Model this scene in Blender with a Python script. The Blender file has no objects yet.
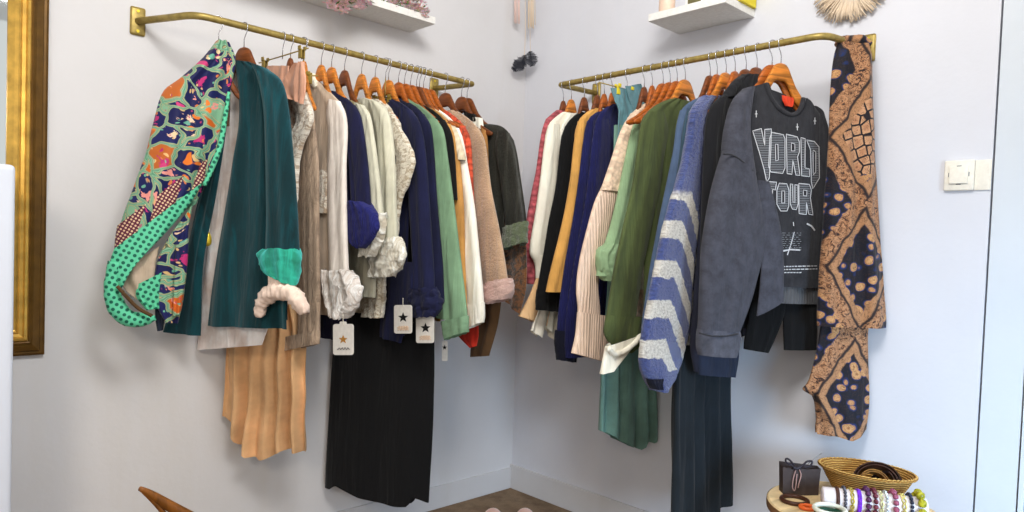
import bpy, bmesh, math, random
from mathutils import Vector, Matrix, noise
from mathutils.bvhtree import BVHTree
random.seed(4)
SC = bpy.context.scene
COL = SC.collection
W_PX, H_PX = 1024, 512
# ------------------------------------------------------------------ camera
FPX, YAW, PIT, ROL, CY = 709.3365, 0.806734, 0.0330120, -0.0355928, 273.4376
F0 = Vector((math.cos(YAW), math.sin(YAW), 0)); R0 = Vector((math.sin(YAW), -math.cos(YAW), 0)); U0 = Vector((0, 0, 1))
FW = F0*math.cos(PIT) - U0*math.sin(PIT)
U1 = U0*math.cos(PIT) + F0*math.sin(PIT)
RT = R0*math.cos(ROL) - U1*math.sin(ROL)
UP = U1*math.cos(ROL) + R0*math.sin(ROL)
CAM = Vector((-2.320, -2.376, 1.12))
cd = bpy.data.cameras.new('camera'); cam = bpy.data.objects.new('camera', cd); COL.objects.link(cam)
cd.sensor_width = 36; cd.lens = FPX/W_PX*36; cd.shift_y = (CY-256)/W_PX
mw = Matrix.Identity(4)
for i in range(3):
    mw[i][0] = RT[i]; mw[i][1] = UP[i]; mw[i][2] = -FW[i]; mw[i][3] = CAM[i]
cam.matrix_world = mw; SC.camera = cam

def ray(x, y): return RT*((x-512)/FPX) - UP*((y-CY)/FPX) + FW
def on_x(x, y, X): d = ray(x, y); return CAM + d*((X-CAM.x)/d.x)
def on_y(x, y, Y): d = ray(x, y); return CAM + d*((Y-CAM.y)/d.y)
def on_z(x, y, Z): d = ray(x, y); return CAM + d*((Z-CAM.z)/d.z)

# ------------------------------------------------------------------ materials
def lin(c):
    return tuple(((v/255)/12.92 if v/255 <= .04045 else ((v/255+.055)/1.055)**2.4) for v in c[:3]) + (1,)

class NT:
    def __init__(s, name):
        s.m = bpy.data.materials.new(name); s.m.use_nodes = True
        s.t = s.m.node_tree; s.n = s.t.nodes; s.b = s.n['Principled BSDF']
    def new(s, ty, **kw):
        nd = s.n.new(ty)
        for k, v in kw.items(): setattr(nd, k, v)
        return nd
    def l(s, a, b): s.t.links.new(a, b)
    def uv(s, scale=(1, 1, 1), loc=(0, 0, 0), rot=0, src='UV'):
        tc = s.new('ShaderNodeTexCoord'); mp = s.new('ShaderNodeMapping')
        mp.inputs['Scale'].default_value = scale; mp.inputs['Location'].default_value = loc
        mp.inputs['Rotation'].default_value = (0, 0, rot)
        s.l(tc.outputs[src], mp.inputs['Vector']); return mp.outputs['Vector']
    def noise(s, vec, scale=5, detail=3, rough=.5, dist=0):
        nd = s.new('ShaderNodeTexNoise'); nd.inputs['Scale'].default_value = scale; nd.inputs['Detail'].default_value = detail
        nd.inputs['Roughness'].default_value = rough; nd.inputs['Distortion'].default_value = dist
        s.l(vec, nd.inputs['Vector']); return nd
    def vor(s, vec, scale=5, rnd=1, feature='F1'):
        nd = s.new('ShaderNodeTexVoronoi', feature=feature); nd.inputs['Scale'].default_value = scale
        nd.inputs['Randomness'].default_value = rnd; s.l(vec, nd.inputs['Vector']); return nd
    def ramp(s, fac, stops, interp='LINEAR'):
        nd = s.new('ShaderNodeValToRGB'); cr = nd.color_ramp; cr.interpolation = interp
        while len(cr.elements) < len(stops): cr.elements.new(.5)
        for e, (p, c) in zip(cr.elements, stops):
            e.position = p; e.color = c if len(c) == 4 and max(c) <= 1.0 else lin(c)
        s.l(fac, nd.inputs['Fac']); return nd.outputs['Color']
    def mix(s, fac, a, b, mode='MIX'):
        nd = s.new('ShaderNodeMix', data_type='RGBA', blend_type=mode)
        if hasattr(fac, 'links'): s.l(fac, nd.inputs[0])
        else: nd.inputs[0].default_value = fac
        for v, i in ((a, 6), (b, 7)):
            if hasattr(v, 'links'): s.l(v, nd.inputs[i])
            else: nd.inputs[i].default_value = v if max(v) <= 1 and len(v) == 4 else lin(v)
        return nd.outputs[2]
    def math(s, op, a, b=None):
        nd = s.new('ShaderNodeMath', operation=op)
        for i, v in enumerate((a, b)):
            if v is None: continue
            if hasattr(v, 'links'): s.l(v, nd.inputs[i])
            else: nd.inputs[i].default_value = v
        return nd.outputs[0]
    def bump(s, height, strength=.5, dist=.01, prev=None):
        nd = s.new('ShaderNodeBump'); nd.inputs['Strength'].default_value = strength; nd.inputs['Distance'].default_value = dist
        s.l(height, nd.inputs['Height'])
        if prev is not None: s.l(prev, nd.inputs['Normal'])
        return nd.outputs['Normal']
    def out(s, color=None, normal=None, rough=.8, metal=0, sheen=0, spec=.25):
        b = s.b
        if color is not None:
            if hasattr(color, 'links'): s.l(color, b.inputs['Base Color'])
            else: b.inputs['Base Color'].default_value = lin(color)
        if normal is not None: s.l(normal, b.inputs['Normal'])
        b.inputs['Roughness'].default_value = rough; b.inputs['Metallic'].default_value = metal
        b.inputs['Sheen Weight'].default_value = sheen; b.inputs['Specular IOR Level'].default_value = spec
        return s.m

FAB = .9
def sc(c, k): return tuple(min(255, v*k) for v in c)

def fabric(name, col, kind='plain', var=.22, rough=.9, sheen=.08, seed=None):
    col = tuple(255*(v/255)**1.22 for v in col); k = NT(name); rng = random.Random(name); lo = (rng.uniform(0, 9), rng.uniform(0, 9), 0)
    fold = k.noise(k.uv((26, 3.2, 1), lo), 1, 3, .55, .6)
    big = k.noise(k.uv((7, 5, 1), lo), 1.3, 4, .6)
    c = k.ramp(big.outputs['Fac'], [(.3, lin(sc(col, 1-var))), (.7, lin(sc(col, 1+var)))])
    n = k.bump(fold.outputs['Fac'], .7, .014)
    if kind == 'plain':
        f = k.noise(k.uv((420, 420, 1)), 1, 1); n = k.bump(f.outputs['Fac'], .15, .002, n)
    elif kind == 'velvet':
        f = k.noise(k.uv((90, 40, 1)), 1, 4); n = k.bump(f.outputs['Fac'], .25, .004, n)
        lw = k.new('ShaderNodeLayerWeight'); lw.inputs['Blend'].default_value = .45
        nap_highlight = k.noise(k.uv((22, 3.0, 1), (3, 5, 0)), 1, 5, .6, .8)
        c = k.mix(k.ramp(nap_highlight.outputs['Fac'], [(.5, (0, 0, 0, 1)), (.74, (.65, .65, .65, 1))]), c, sc(col, 2.1))  # nap variation, with highlight streaks painted into the colour
        c = k.mix(k.math('MULTIPLY', k.math('POWER', lw.outputs['Facing'], 1.7), .9), c, sc(col, 2.4)); sheen = .15  # velvet sheen at turned-away edges mixed into the colour
    elif kind in ('knit', 'rib'):
        w = k.new('ShaderNodeTexWave', wave_type='BANDS', bands_direction='X'); w.inputs['Scale'].default_value = 60 if kind == 'knit' else 28
        w.inputs['Distortion'].default_value = 2.5 if kind == 'knit' else .6; w.inputs['Detail'].default_value = 2
        k.l(k.uv(), w.inputs['Vector']); n = k.bump(w.outputs['Fac'], .5, .004, n)
        c = k.mix(k.math('MULTIPLY', w.outputs['Fac'], .2), c, sc(col, .66))
    elif kind == 'crinkle':
        f = k.noise(k.uv((75, 14, 1)), 1, 5, .65, 1.2); n = k.bump(f.outputs['Fac'], .9, .012, n)
        c = k.mix(k.ramp(f.outputs['Fac'], [(.35, (0, 0, 0, 1)), (.65, (1, 1, 1, 1))]), c, sc(col, 1.4)); rough = .6  # crease shading put into the colour: ridges lighter, hollows greyer
    elif kind == 'lace':
        v = k.vor(k.uv((1, 1, 1)), 70); c = k.mix(k.ramp(v.outputs['Distance'], [(.35, (0, 0, 0, 1)), (.7, (.5, .5, .5, 1))]), c, sc(col, .72))
        n = k.bump(v.outputs['Distance'], .6, .004, n)
    elif kind == 'fuzzy':
        f = k.noise(k.uv((120, 120, 1)), 1, 4, .7); n = k.bump(f.outputs['Fac'], .8, .01, n); sheen = .6
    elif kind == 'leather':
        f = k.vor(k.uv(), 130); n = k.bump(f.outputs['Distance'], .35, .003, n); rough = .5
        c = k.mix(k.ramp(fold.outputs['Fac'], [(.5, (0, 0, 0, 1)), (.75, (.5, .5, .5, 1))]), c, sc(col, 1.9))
    elif kind == 'satin': rough = .42; sheen = .1
    elif kind == 'washed':
        f = k.noise(k.uv((30, 24, 1)), 1, 7, .72, .2)
        c = k.mix(k.ramp(f.outputs['Fac'], [(.3, (0, 0, 0, 1)), (.8, (1, 1, 1, 1))]), sc(col, .8), sc(col, 1.3))
        f2 = k.noise(k.uv((420, 420, 1)), 1, 1); n = k.bump(f2.outputs['Fac'], .15, .002, n)
    elif kind == 'cable':
        f = k.vor(k.uv((1, .8, 1)), 60, .6); n = k.bump(f.outputs['Distance'], .9, .012, n)
        c = k.mix(k.ramp(f.outputs['Distance'], [(.3, (0, 0, 0, 1)), (.75, (.8, .8, .8, 1))]), c, sc(col, .6))
    return k.out(c, n, rough, 0, sheen)

def animal(name, base, spot, scale=46):
    k = NT(name); ns = k.noise(k.uv((1, 1, 1)), 24, 3)
    vec = k.mix(.045, k.uv(), ns.outputs['Color'], 'ADD')
    f = k.noise(vec, scale*1.3, 3, .6, 1.0)
    c = k.mix(k.ramp(f.outputs['Fac'], [(.47, (0, 0, 0, 1)), (.58, (1, 1, 1, 1))]), base, spot)
    fu = k.noise(k.uv((150, 110, 1)), 1, 4, .7)
    return k.out(c, k.bump(fu.outputs['Fac'], .8, .012), .95, 0, .5)

def paisley(name):
    k = NT(name)
    ns = k.noise(k.uv(), 10, 2, .5); vec = k.mix(.12, k.uv(), ns.outputs['Color'], 'ADD')
    v = k.vor(vec, 15.5, 1); v2 = k.vor(vec, 70, 1); v3 = k.vor(vec, 15.5, 1, 'DISTANCE_TO_EDGE')
    rgb = k.new('ShaderNodeSeparateColor'); k.l(v.outputs['Color'], rgb.inputs[0])
    field = k.ramp(rgb.outputs[0], [(0, (20, 26, 84)), (.34, (206, 98, 28)), (.5, (18, 22, 76)), (.76, (128, 176, 142)), (.84, (26, 30, 90)), (.94, (190, 100, 40))], 'CONSTANT')
    petal = k.ramp(rgb.outputs[1], [(0, (232, 150, 140)), (.4, (186, 44, 112)), (.7, (238, 200, 170))], 'CONSTANT')
    # ragged flowers in the middle of each cell
    nz = k.noise(vec, 70, 2, .6); star = k.math('ADD', v.outputs['Distance'], k.math('MULTIPLY', k.math('SUBTRACT', nz.outputs['Fac'], .5), .9))
    c = k.mix(k.ramp(star, [(.2, (1, 1, 1, 1)), (.23, (0, 0, 0, 1))]), field, petal)
    rgb2 = k.new('ShaderNodeSeparateColor'); k.l(v2.outputs['Color'], rgb2.inputs[0])
    speck = k.ramp(rgb2.outputs[0], [(0, (236, 196, 130)), (.3, (180, 60, 110)), (.5, (120, 190, 160)), (.75, (230, 130, 60))], 'CONSTANT')
    dots = k.ramp(v2.outputs['Distance'], [(.28, (.8, .8, .8, 1)), (.36, (0, 0, 0, 1))])
    pick = k.ramp(rgb2.outputs[1], [(0, (0, 0, 0, 1)), (.55, (1, 1, 1, 1))], 'CONSTANT')
    c = k.mix(k.math('MULTIPLY', dots, pick), c, speck)
    v4 = k.vor(vec, 36, 1); rgb4 = k.new('ShaderNodeSeparateColor'); k.l(v4.outputs['Color'], rgb4.inputs[0])
    leafc = k.ramp(rgb4.outputs[0], [(0, (228, 120, 40)), (.3, (206, 60, 120)), (.55, (232, 206, 160)), (.8, (104, 170, 150))], 'CONSTANT')
    leafm = k.math('MULTIPLY', k.ramp(v4.outputs['Distance'], [(.34, (1, 1, 1, 1)), (.4, (0, 0, 0, 1))]), k.ramp(rgb4.outputs[1], [(0, (0, 0, 0, 1)), (.62, (1, 1, 1, 1))], 'CONSTANT'))
    c = k.mix(leafm, c, leafc)
    e = v3.outputs['Distance']
    ring = k.ramp(e, [(0, (80, 140, 112)), (.03, (150, 196, 160)), (.042, (60, 66, 50)), (.052, (206, 186, 140)), (.075, (110, 164, 130))])
    c = k.mix(k.ramp(e, [(.075, (1, 1, 1, 1)), (.085, (0, 0, 0, 1))]), c, ring)
    fo = k.noise(k.uv((14, 8, 1)), 1, 3)
    return k.out(c, k.bump(fo.outputs['Fac'], .5, .015), .6, 0, .1)

def dotted(name, base, dot, scale=62):
    k = NT(name); v = k.vor(k.uv((1, 1, 1), rot=.5), scale, .12)
    c = k.mix(k.ramp(v.outputs['Distance'], [(.27, (1, 1, 1, 1)), (.36, (0, 0, 0, 1))]), base, dot)
    fo = k.noise(k.uv((14, 8, 1)), 1, 3)
    return k.out(c, k.bump(fo.outputs['Fac'], .4, .012), .6, 0, .1)

def tapestry(name):
    k = NT(name)
    ns = k.noise(k.uv(), 14, 2); vec = k.mix(.03, k.uv(), ns.outputs['Color'], 'ADD')
    sp = k.new('ShaderNodeSeparateXYZ'); k.l(vec, sp.inputs[0])
    u = k.math('MULTIPLY', k.math('ADD', sp.outputs[0], .03), 4.2); v = k.math('MULTIPLY', k.math('ADD', sp.outputs[1], .06), 2.55)
    pu = k.math('PINGPONG', u, .5); pv = k.math('PINGPONG', v, .5)
    dia = k.math('ADD', pu, pv)                    # 0..1 diamonds
    v1 = k.vor(k.mix(.0, k.uv((1, .8, 1), rot=.35), ns.outputs['Color'], 'ADD'), 40, .45, 'DISTANCE_TO_EDGE'); v1b = k.vor(k.uv((1, .8, 1), rot=.35), 40, .45); v2 = k.vor(vec, 30, 1); n2 = k.noise(vec, 60, 4, .7, 1.5)
    honey = k.ramp(v1b.outputs['Distance'], [(0, (96, 56, 40)), (.16, (170, 120, 86)), (.5, (192, 146, 108))])
    honey = k.mix(k.ramp(v1.outputs['Distance'], [(.07, (1, 1, 1, 1)), (.1, (0, 0, 0, 1))]), honey, (18, 16, 24))
    flower = k.ramp(v2.outputs['Distance'], [(0, (120, 64, 36)), (.18, (196, 150, 100)), (.4, (180, 130, 84)), (.45, (16, 44, 98)), (.54, (18, 18, 28))])
    low = k.math('LESS_THAN', sp.outputs[1], 1.40)
    honey = k.mix(low, honey, flower)
    tan = k.ramp(n2.outputs['Fac'], [(.38, (40, 28, 26)), (.46, (150, 102, 68)), (.56, (188, 140, 100)), (.64, (84, 56, 44))])
    c = k.mix(k.ramp(dia, [(.34, (0, 0, 0, 1)), (.36, (1, 1, 1, 1))]), honey, (168, 122, 84))
    c = k.mix(k.ramp(dia, [(.43, (0, 0, 0, 1)), (.45, (1, 1, 1, 1))]), c, (40, 30, 30))
    c = k.mix(k.ramp(dia, [(.47, (0, 0, 0, 1)), (.49, (1, 1, 1, 1))]), c, tan)
    c = k.mix(k.ramp(dia, [(.68, (0, 0, 0, 1)), (.7, (1, 1, 1, 1))]), c, flower)
    fil = k.noise(vec, 46, 3, .6, 2.0)
    c = k.mix(k.ramp(fil.outputs['Fac'], [(.475, (0, 0, 0, 1)), (.492, (.75, .75, .75, 1)), (.508, (.75, .75, .75, 1)), (.525, (0, 0, 0, 1))]), c, (52, 34, 30))
    fo = k.noise(k.uv((22, 4, 1)), 1, 3)
    return k.out(c, k.bump(fo.outputs['Fac'], .7, .02), .7, 0, .1)

def striped(name):
    k = NT(name); sp = k.new('ShaderNodeSeparateXYZ'); ns = k.noise(k.uv(), 40, 3, .7)
    vec = k.mix(.02, k.uv(), ns.outputs['Color'], 'ADD'); k.l(vec, sp.inputs[0])
    sk = k.math('MULTIPLY', k.math('MAXIMUM', k.math('SUBTRACT', k.math('SUBTRACT', .478, k.math('MULTIPLY', sp.outputs[1], .17)), sp.outputs[0]), 0), 1.25)
    h = k.math('ADD', sp.outputs[1], sk)
    fr = k.math('FRACT', k.math('ADD', k.math('MULTIPLY', k.math('SUBTRACT', h, .973), 1/.1175), 10.5))
    st = k.ramp(fr, [(0, (0, 0, 0, 1)), (.26, (0, 0, 0, 1)), (.29, (1, 1, 1, 1)), (.71, (1, 1, 1, 1)), (.74, (0, 0, 0, 1))])
    lim = k.ramp(k.math('MULTIPLY', sp.outputs[1], .5), [(.655, (1, 1, 1, 1)), (.665, (0, 0, 0, 1))])
    fz = k.noise(k.uv((150, 150, 1)), 1, 4, .75)
    blue = k.ramp(fz.outputs['Fac'], [(.3, (26, 38, 92)), (.7, (74, 94, 164))])
    wht = k.ramp(fz.outputs['Fac'], [(.32, (168, 160, 150)), (.6, (240, 236, 226))])
    c = k.mix(k.math('MULTIPLY', st, k.math('MULTIPLY', lim, k.math('GREATER_THAN', sp.outputs[1], .785))), blue, wht)
    return k.out(c, k.bump(fz.outputs['Fac'], .9, .012), .95, 0, .5)

def wood(name, col, scale=(4, 60, 60), rough=.4, src='Object'):
    k = NT(name); nz = k.noise(k.uv(scale, src=src), 1.2, 4, .6, 1.0)
    c = k.ramp(nz.outputs['Fac'], [(.3, lin(sc(col, .68))), (.7, lin(sc(col, 1.2)))])
    return k.out(c, k.bump(nz.outputs['Fac'], .15, .003), rough)

def plain(name, col, rough=.6, metal=0, bump=0, bs=80, var=.025):
    k = NT(name); nz = k.noise(k.uv(src='Object'), bs, 3)
    c = k.ramp(nz.outputs['Fac'], [(.3, lin(sc(col, 1-var))), (.7, lin(sc(col, 1+var)))])
    return k.out(c, k.bump(nz.outputs['Fac'], bump, .004) if bump else None, rough, metal)

def wallmat(name, col, warm):
    k = NT(name); v = k.uv(src='Object'); nz = k.noise(v, 1.6, 5, .6); n2 = k.noise(v, 60, 3)
    c = k.ramp(nz.outputs['Fac'], [(.3, lin(sc(col, .96))), (.7, lin(col))])
    st = k.noise(k.uv((6, 6, .9), src='Object'), 1, 4, .6)
    c = k.mix(k.ramp(st.outputs['Fac'], [(.52, (0, 0, 0, 1)), (.8, (.35, .35, .35, 1))]), c, warm)
    return k.out(c, k.bump(n2.outputs['Fac'], .12, .004), .75)

M = {}
# ------------------------------------------------------------------ mesh helpers
def link(name, me, mat=None, parent=None, loc=None):
    o = bpy.data.objects.new(name, me); COL.objects.link(o)
    if mat is not None and me is not None: me.materials.append(mat)
    if parent is not None: o.parent = parent
    if loc is not None: o.location = loc
    return o

def thing(name, label, cat, loc=(0, 0, 0), group=None, rz=0):
    o = link(name, None, loc=loc); o['label'] = label; o['category'] = cat; o.rotation_euler = (0, 0, rz); o.empty_display_size = .05
    if group: o['group'] = group
    return o

def tag(o, label, cat, group=None):
    o['label'] = label; o['category'] = cat
    if group: o['group'] = group
    return o

def from_bm(name, bm, mat, parent=None, loc=None, smooth=True):
    me = bpy.data.meshes.new(name); bmesh.ops.recalc_face_normals(bm, faces=bm.faces[:])
    if smooth:
        for f in bm.faces: f.smooth = True
    bm.to_mesh(me); bm.free()
    return link(name, me, mat, parent, loc)

def box(bm, lo, hi, bevel=0, mat=None, seg=2):
    r = bmesh.ops.create_cube(bm, size=1); vs = r['verts']
    for v in vs:
        v.co = Vector([lo[i]+(v.co[i]+.5)*(hi[i]-lo[i]) for i in range(3)])
        if mat is not None: v.co = mat @ v.co
    if bevel:
        es = list({e for v in vs for e in v.link_edges})
        bmesh.ops.bevel(bm, geom=es, offset=bevel, segments=seg, affect='EDGES', profile=.6)
    return vs

def cat_rom(pts, n):
    """resample a polyline of equal-length tuples smoothly"""
    P = [tuple(p) for p in pts]
    L = [0]
    for a, b in zip(P, P[1:]):
        L.append(L[-1] + math.sqrt(sum((a[i]-b[i])**2 for i in range(len(a)))) + 1e-6)
    m = []
    for i in range(len(P)):
        a = max(0, i-1); b = min(len(P)-1, i+1)
        m.append([(P[b][q]-P[a][q])/(L[b]-L[a]) for q in range(len(P[0]))])
    out = []
    for j in range(n):
        d = L[-1]*j/(n-1); i = 0
        while i < len(P)-2 and d > L[i+1]: i += 1
        h = L[i+1]-L[i]; t = (d-L[i])/h
        h00 = 2*t**3-3*t*t+1; h10 = t**3-2*t*t+t; h01 = -2*t**3+3*t*t; h11 = t**3-t*t
        out.append(tuple(h00*P[i][q]+h10*h*m[i][q]+h01*P[i+1][q]+h11*h*m[i+1][q] for q in range(len(P[0]))))
    return out

def tube_bm(bm, pts, rad, seg=10, n=None, closed=False, cap=True):
    """pts: Vectors, rad: number or list"""
    P = [Vector(p) for p in pts]
    R = rad if isinstance(rad, (list, tuple)) else [rad]*len(P)
    if n:
        q = cat_rom([(*p, r) for p, r in zip(P, R)], n); P = [Vector(a[:3]) for a in q]; R = [a[3] for a in q]
    rings = []; prev = None; N = len(P)
    for i, p in enumerate(P):
        if closed: d = P[(i+1) % N]-P[i-1]
        else: d = P[min(i+1, N-1)]-P[max(i-1, 0)]
        d.normalize()
        if prev is None:
            a = Vector((0, 0, 1)) if abs(d.z) < .9 else Vector((1, 0, 0)); x = d.cross(a).normalized()
        else: x = (prev - d*prev.dot(d)).normalized()
        prev = x; y = d.cross(x)
        rings.append([bm.verts.new(p + (x*math.cos(2*math.pi*k/seg)+y*math.sin(2*math.pi*k/seg))*R[i]) for k in range(seg)])
    for i in range(N if closed else N-1):
        A = rings[i]; B = rings[(i+1) % N]
        for k in range(seg): bm.faces.new((A[k], A[(k+1) % seg], B[(k+1) % seg], B[k]))
    if cap and not closed:
        bm.faces.new(rings[0][::-1]); bm.faces.new(rings[-1])
    return rings

def lathe_bm(bm, prof, seg=32, c=(0, 0, 0), sx=1, sy=1):
    rings = []
    for r, z in prof:
        rings.append([bm.verts.new((c[0]+sx*r*math.cos(2*math.pi*k/seg), c[1]+sy*r*math.sin(2*math.pi*k/seg), c[2]+z)) for k in range(seg)])
    for A, B in zip(rings, rings[1:]):
        for k in range(seg): bm.faces.new((A[k], A[(k+1) % seg], B[(k+1) % seg], B[k]))
    return rings

# ------------------------------------------------------------------ hanging frames
E_L, E_R, Z_L, Z_R = .205, .23, 1.774, 1.781

class Frame:
    """a hanging place on a rail: s runs across the hanger (plus = into the room), t points to the near end of the rail, z is up"""
    def __init__(f, O, es, et):
        f.O = Vector(O); f.es = Vector((*es, 0)).normalized(); f.et = Vector((*et, 0)).normalized()
    def w(f, s, t, z): return Vector((f.O.x, f.O.y, 0)) + f.es*s + f.et*t + Vector((0, 0, z))
    def px(f, x, y, t=0):
        d = ray(x, y); o = Vector((f.O.x, f.O.y, 0)) + f.et*t
        k = (o-CAM).dot(f.et)/d.dot(f.et); p = CAM + d*k
        return ((p-o).dot(f.es), p.z)

def rail(side, h, phi=0):
    c, s = math.cos(math.radians(phi)), math.sin(math.radians(phi))
    if side == 'L':
        X = on_y(h, 19.5+(h-217)*.252, -E_L).x
        return Frame((X, -E_L, Z_L), (s, -c), (-c, -s))
    Y = on_x(h, 84.7-(h-560.3)*.188, -E_R).y
    return Frame((-E_R, Y, Z_R), (-c, s), (-s, -c))

def loft(name, fr, rows, mat, parent, T=.03, t0=0, fold=(.002, .006), nf=4, seg=44, m=34, crum=0, crs=30, seed=0, px=True,
         hem=None, topF=None, topB=None, flat=.75, Tb=None, cap=False, slant=0):
    R = []
    for r in rows:
        if px:
            if len(r) == 3: r = (r[0], r[2], r[1], r[2])
            a = fr.px(r[0], r[1], t0); b = fr.px(r[2], r[3], t0)
            R.append((*a, *b))
        else:
            R.append(tuple(r) if len(r) == 4 else (r[0], r[2], r[1], r[2]))
    if R[0][0] > R[0][2]: R = [(c, d, a, b) for a, b, c, d in R]
    Q = cat_rom(R, m); bm = bmesh.new(); uvl = bm.loops.layers.uv.new('UVMap'); uvs = {}
    rng = random.Random(name+str(seed)+str(fr.O.x)); ph = rng.uniform(0, 6.28); ph2 = rng.uniform(0, 6.28); nz0 = Vector((rng.uniform(0, 50), rng.uniform(0, 50), 0))
    Tb = T if Tb is None else Tb
    hemP = [fr.px(x, y, t0) for x, y in hem] if hem else None
    tF = sorted(fr.px(x, y, t0) for x, y in topF) if topF else None
    tB = sorted(fr.px(x, y, t0) for x, y in topB) if topB else None
    if hemP: hemP.sort()
    def prof(P, s):
        if s <= P[0][0]: return P[0][1]
        for (a, za), (b, zb) in zip(P, P[1:]):
            if s <= b: return za+(zb-za)*(s-a)/(b-a+1e-9)
        return P[-1][1]
    rings = []
    for j, (sl, zl, sr, zr) in enumerate(Q):
        v = j/(m-1); A = fold[0]+(fold[1]-fold[0])*v; th = T+(Tb-T)*v; ring = []
        width = max(.01, abs(sr-sl))
        for k in range(seg):
            a = 2*math.pi*k/seg; c, sn = math.cos(a), math.sin(a)
            c2 = math.copysign(abs(c)**.9, c); s2 = math.copysign(abs(sn)**flat, sn)
            f = .5+.5*c2
            s = sl+(sr-sl)*f; z = zl+(zr-zl)*f; t = t0+s2*th/2
            nzv = noise.noise(Vector((f*nf*1.1, z*2.2, 0))+nz0)
            t += A*(math.sin(f*nf*6.283+ph+2.2*nzv+slant*z)*.75+math.sin(f*nf*2.7*3.1+ph2+1.5*z)*.35)
            s += .35*A*noise.noise(Vector((s*5, z*9, 7))+nz0)*(1 if abs(c) < .97 else .6)
            if hemP:
                w = max(0, (v-.55)/.45); z += (prof(hemP, s)-Q[-1][1]*(1-f)-Q[-1][3]*f)*w
            if tF and v < .3:
                P = tF if sn > 0 else tB
                z += (prof(P, s)-Q[0][1]*(1-f)-Q[0][3]*f)*(1-v/.3)**1.5
            p = fr.w(s, t, z)
            if crum: p = p + noise.noise_vector(p*crs)*crum + noise.noise_vector(p*crs*2.3)*crum*.5
            vv = bm.verts.new(p - parent.location); uvs[vv] = (s, z); ring.append(vv)
        rings.append(ring)
    for A, B in zip(rings, rings[1:]):
        for k in range(seg): bm.faces.new((A[k], A[(k+1) % seg], B[(k+1) % seg], B[k]))
    if cap: bm.faces.new(rings[-1]); bm.faces.new(rings[0][::-1])
    for f in bm.faces:
        for l in f.loops: l[uvl].uv = uvs[l.vert]
    return from_bm(name, bm, mat, parent)

def ptube(name, fr, pts, rpx, mat, parent, t=0, crum=0, crs=45, n=28, seg=14, wav=0, closed=False):
    """a tube through pixel points of the hanging plane; rpx is its radius in pixels (list or number)"""
    P = []; R = []
    rl = rpx if isinstance(rpx, (list, tuple)) else [rpx]*len(pts)
    for (x, y), r in zip(pts, rl):
        s, z = fr.px(x, y, t); w = fr.w(s, t, z); P.append(w-parent.location); R.append(r*(w-CAM).dot(FW)/FPX)
    bm = bmesh.new(); q = cat_rom([(*p, r) for p, r in zip(P, R)], n)
    rr = [a[3]*(1+wav*math.sin(i*2.1)) for i, a in enumerate(q)]
    tube_bm(bm, [Vector(a[:3]) for a in q], rr, seg, closed=closed)
    if crum:
        for v in bm.verts:
            p = v.co+parent.location; v.co += noise.noise_vector(p*crs)*crum + noise.noise_vector(p*crs*2.2)*crum*.6
    uvl = bm.loops.layers.uv.new('UVMap')
    for f in bm.faces:
        for l in f.loops:
            p = l.vert.co+parent.location-fr.O; l[uvl].uv = (p.dot(fr.es), p.z)
    return from_bm(name, bm, mat, parent)

# ------------------------------------------------------------------ hangers
def hanger_mesh():
    bm = bmesh.new(); rings = []; N = 60
    TOPZ = [(0, -.063), (.017, -.0645), (.03, -.073), (.044, -.095), (.065, -.127), (.1, -.161), (.15, -.193), (.2, -.217)]
    for i in range(N+1):
        s = -.2+.4*i/N; q = abs(s); a = q/.2
        for (qa_, za_), (qb_, zb_) in zip(TOPZ, TOPZ[1:]):
            if q <= qb_+1e-9: top = za_+(zb_-za_)*(q-qa_)/(qb_-qa_); break
        h = .038*(1-a)**.8+.015; bend = 0; th = .0068-.0015*a
        if a > .95: h *= .75; th *= .75
        ring = []
        for (dy, dz) in ((-1, -.15), (-.55, 0), (.55, 0), (1, -.15), (1, -.85), (.55, -1), (-.55, -1), (-1, -.85)):
            ring.append(bm.verts.new((s, dy*th - bend, top+dz*h)))
        rings.append(ring)
    for A, B in zip(rings, rings[1:]):
        for k in range(8): bm.faces.new((A[k], A[(k+1) % 8], B[(k+1) % 8], B[k]))
    bm.faces.new(rings[0]); bm.faces.new(rings[-1][::-1])
    return bm

def hook_mesh():
    bm = bmesh.new(); pts = []
    for i in range(15):
        a = math.radians(-40+i*(250/14)); pts.append((-.0135*math.cos(a), 0, .0135*math.sin(a)))
    pts = pts[::1]
    pts += [(.011, 0, -.016), (.004, 0, -.028), (0, 0, -.04), (0, 0, -.072)]
    tube_bm(bm, [Vector(p) for p in pts], .0015, 6)
    return bm

M['hw0'] = wood('light_hanger_wood', (196, 120, 46)); M['hw1'] = wood('orange_hanger_wood', (168, 90, 34)); M['hw2'] = wood('brown_hanger_wood', (116, 64, 32))
M['steel'] = plain('hook_steel', (190, 190, 195), .25, 1); M['brass'] = plain('aged_brass', (158, 138, 78), .42, .45, .1, 60, .12)
M['clip_brass'] = plain('clip_brass', (150, 128, 60), .4, .4); M['clip_yellow'] = plain('yellow_clip', (226, 206, 52), .45); M['bright_brass'] = plain('bright_brass', (214, 190, 60), .3, .5)
hang_me = None; hook_me = None; hang_var = {}

def rotz(fr): return math.atan2(fr.es.y, fr.es.x)
def make_hanger(fr, tone, label, k_=.9):
    global hook_me
    h = thing('wooden_hanger', label, 'hanger', fr.O, 'wooden hangers on the rails', rotz(fr))
    if tone not in hang_var:
        o = from_bm('hanger_bar', hanger_mesh(), M['hw%d' % tone], h); hang_var[tone] = o
    else:
        o = hang_var[tone].copy(); COL.objects.link(o); o.parent = h
    o.scale = (k_, 1, 1)
    if hook_me is None:
        k = from_bm('hook', hook_mesh(), M['steel'], h); hook_me = k
    else:
        k = hook_me.copy(); COL.objects.link(k); k.parent = h
    return h

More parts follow.
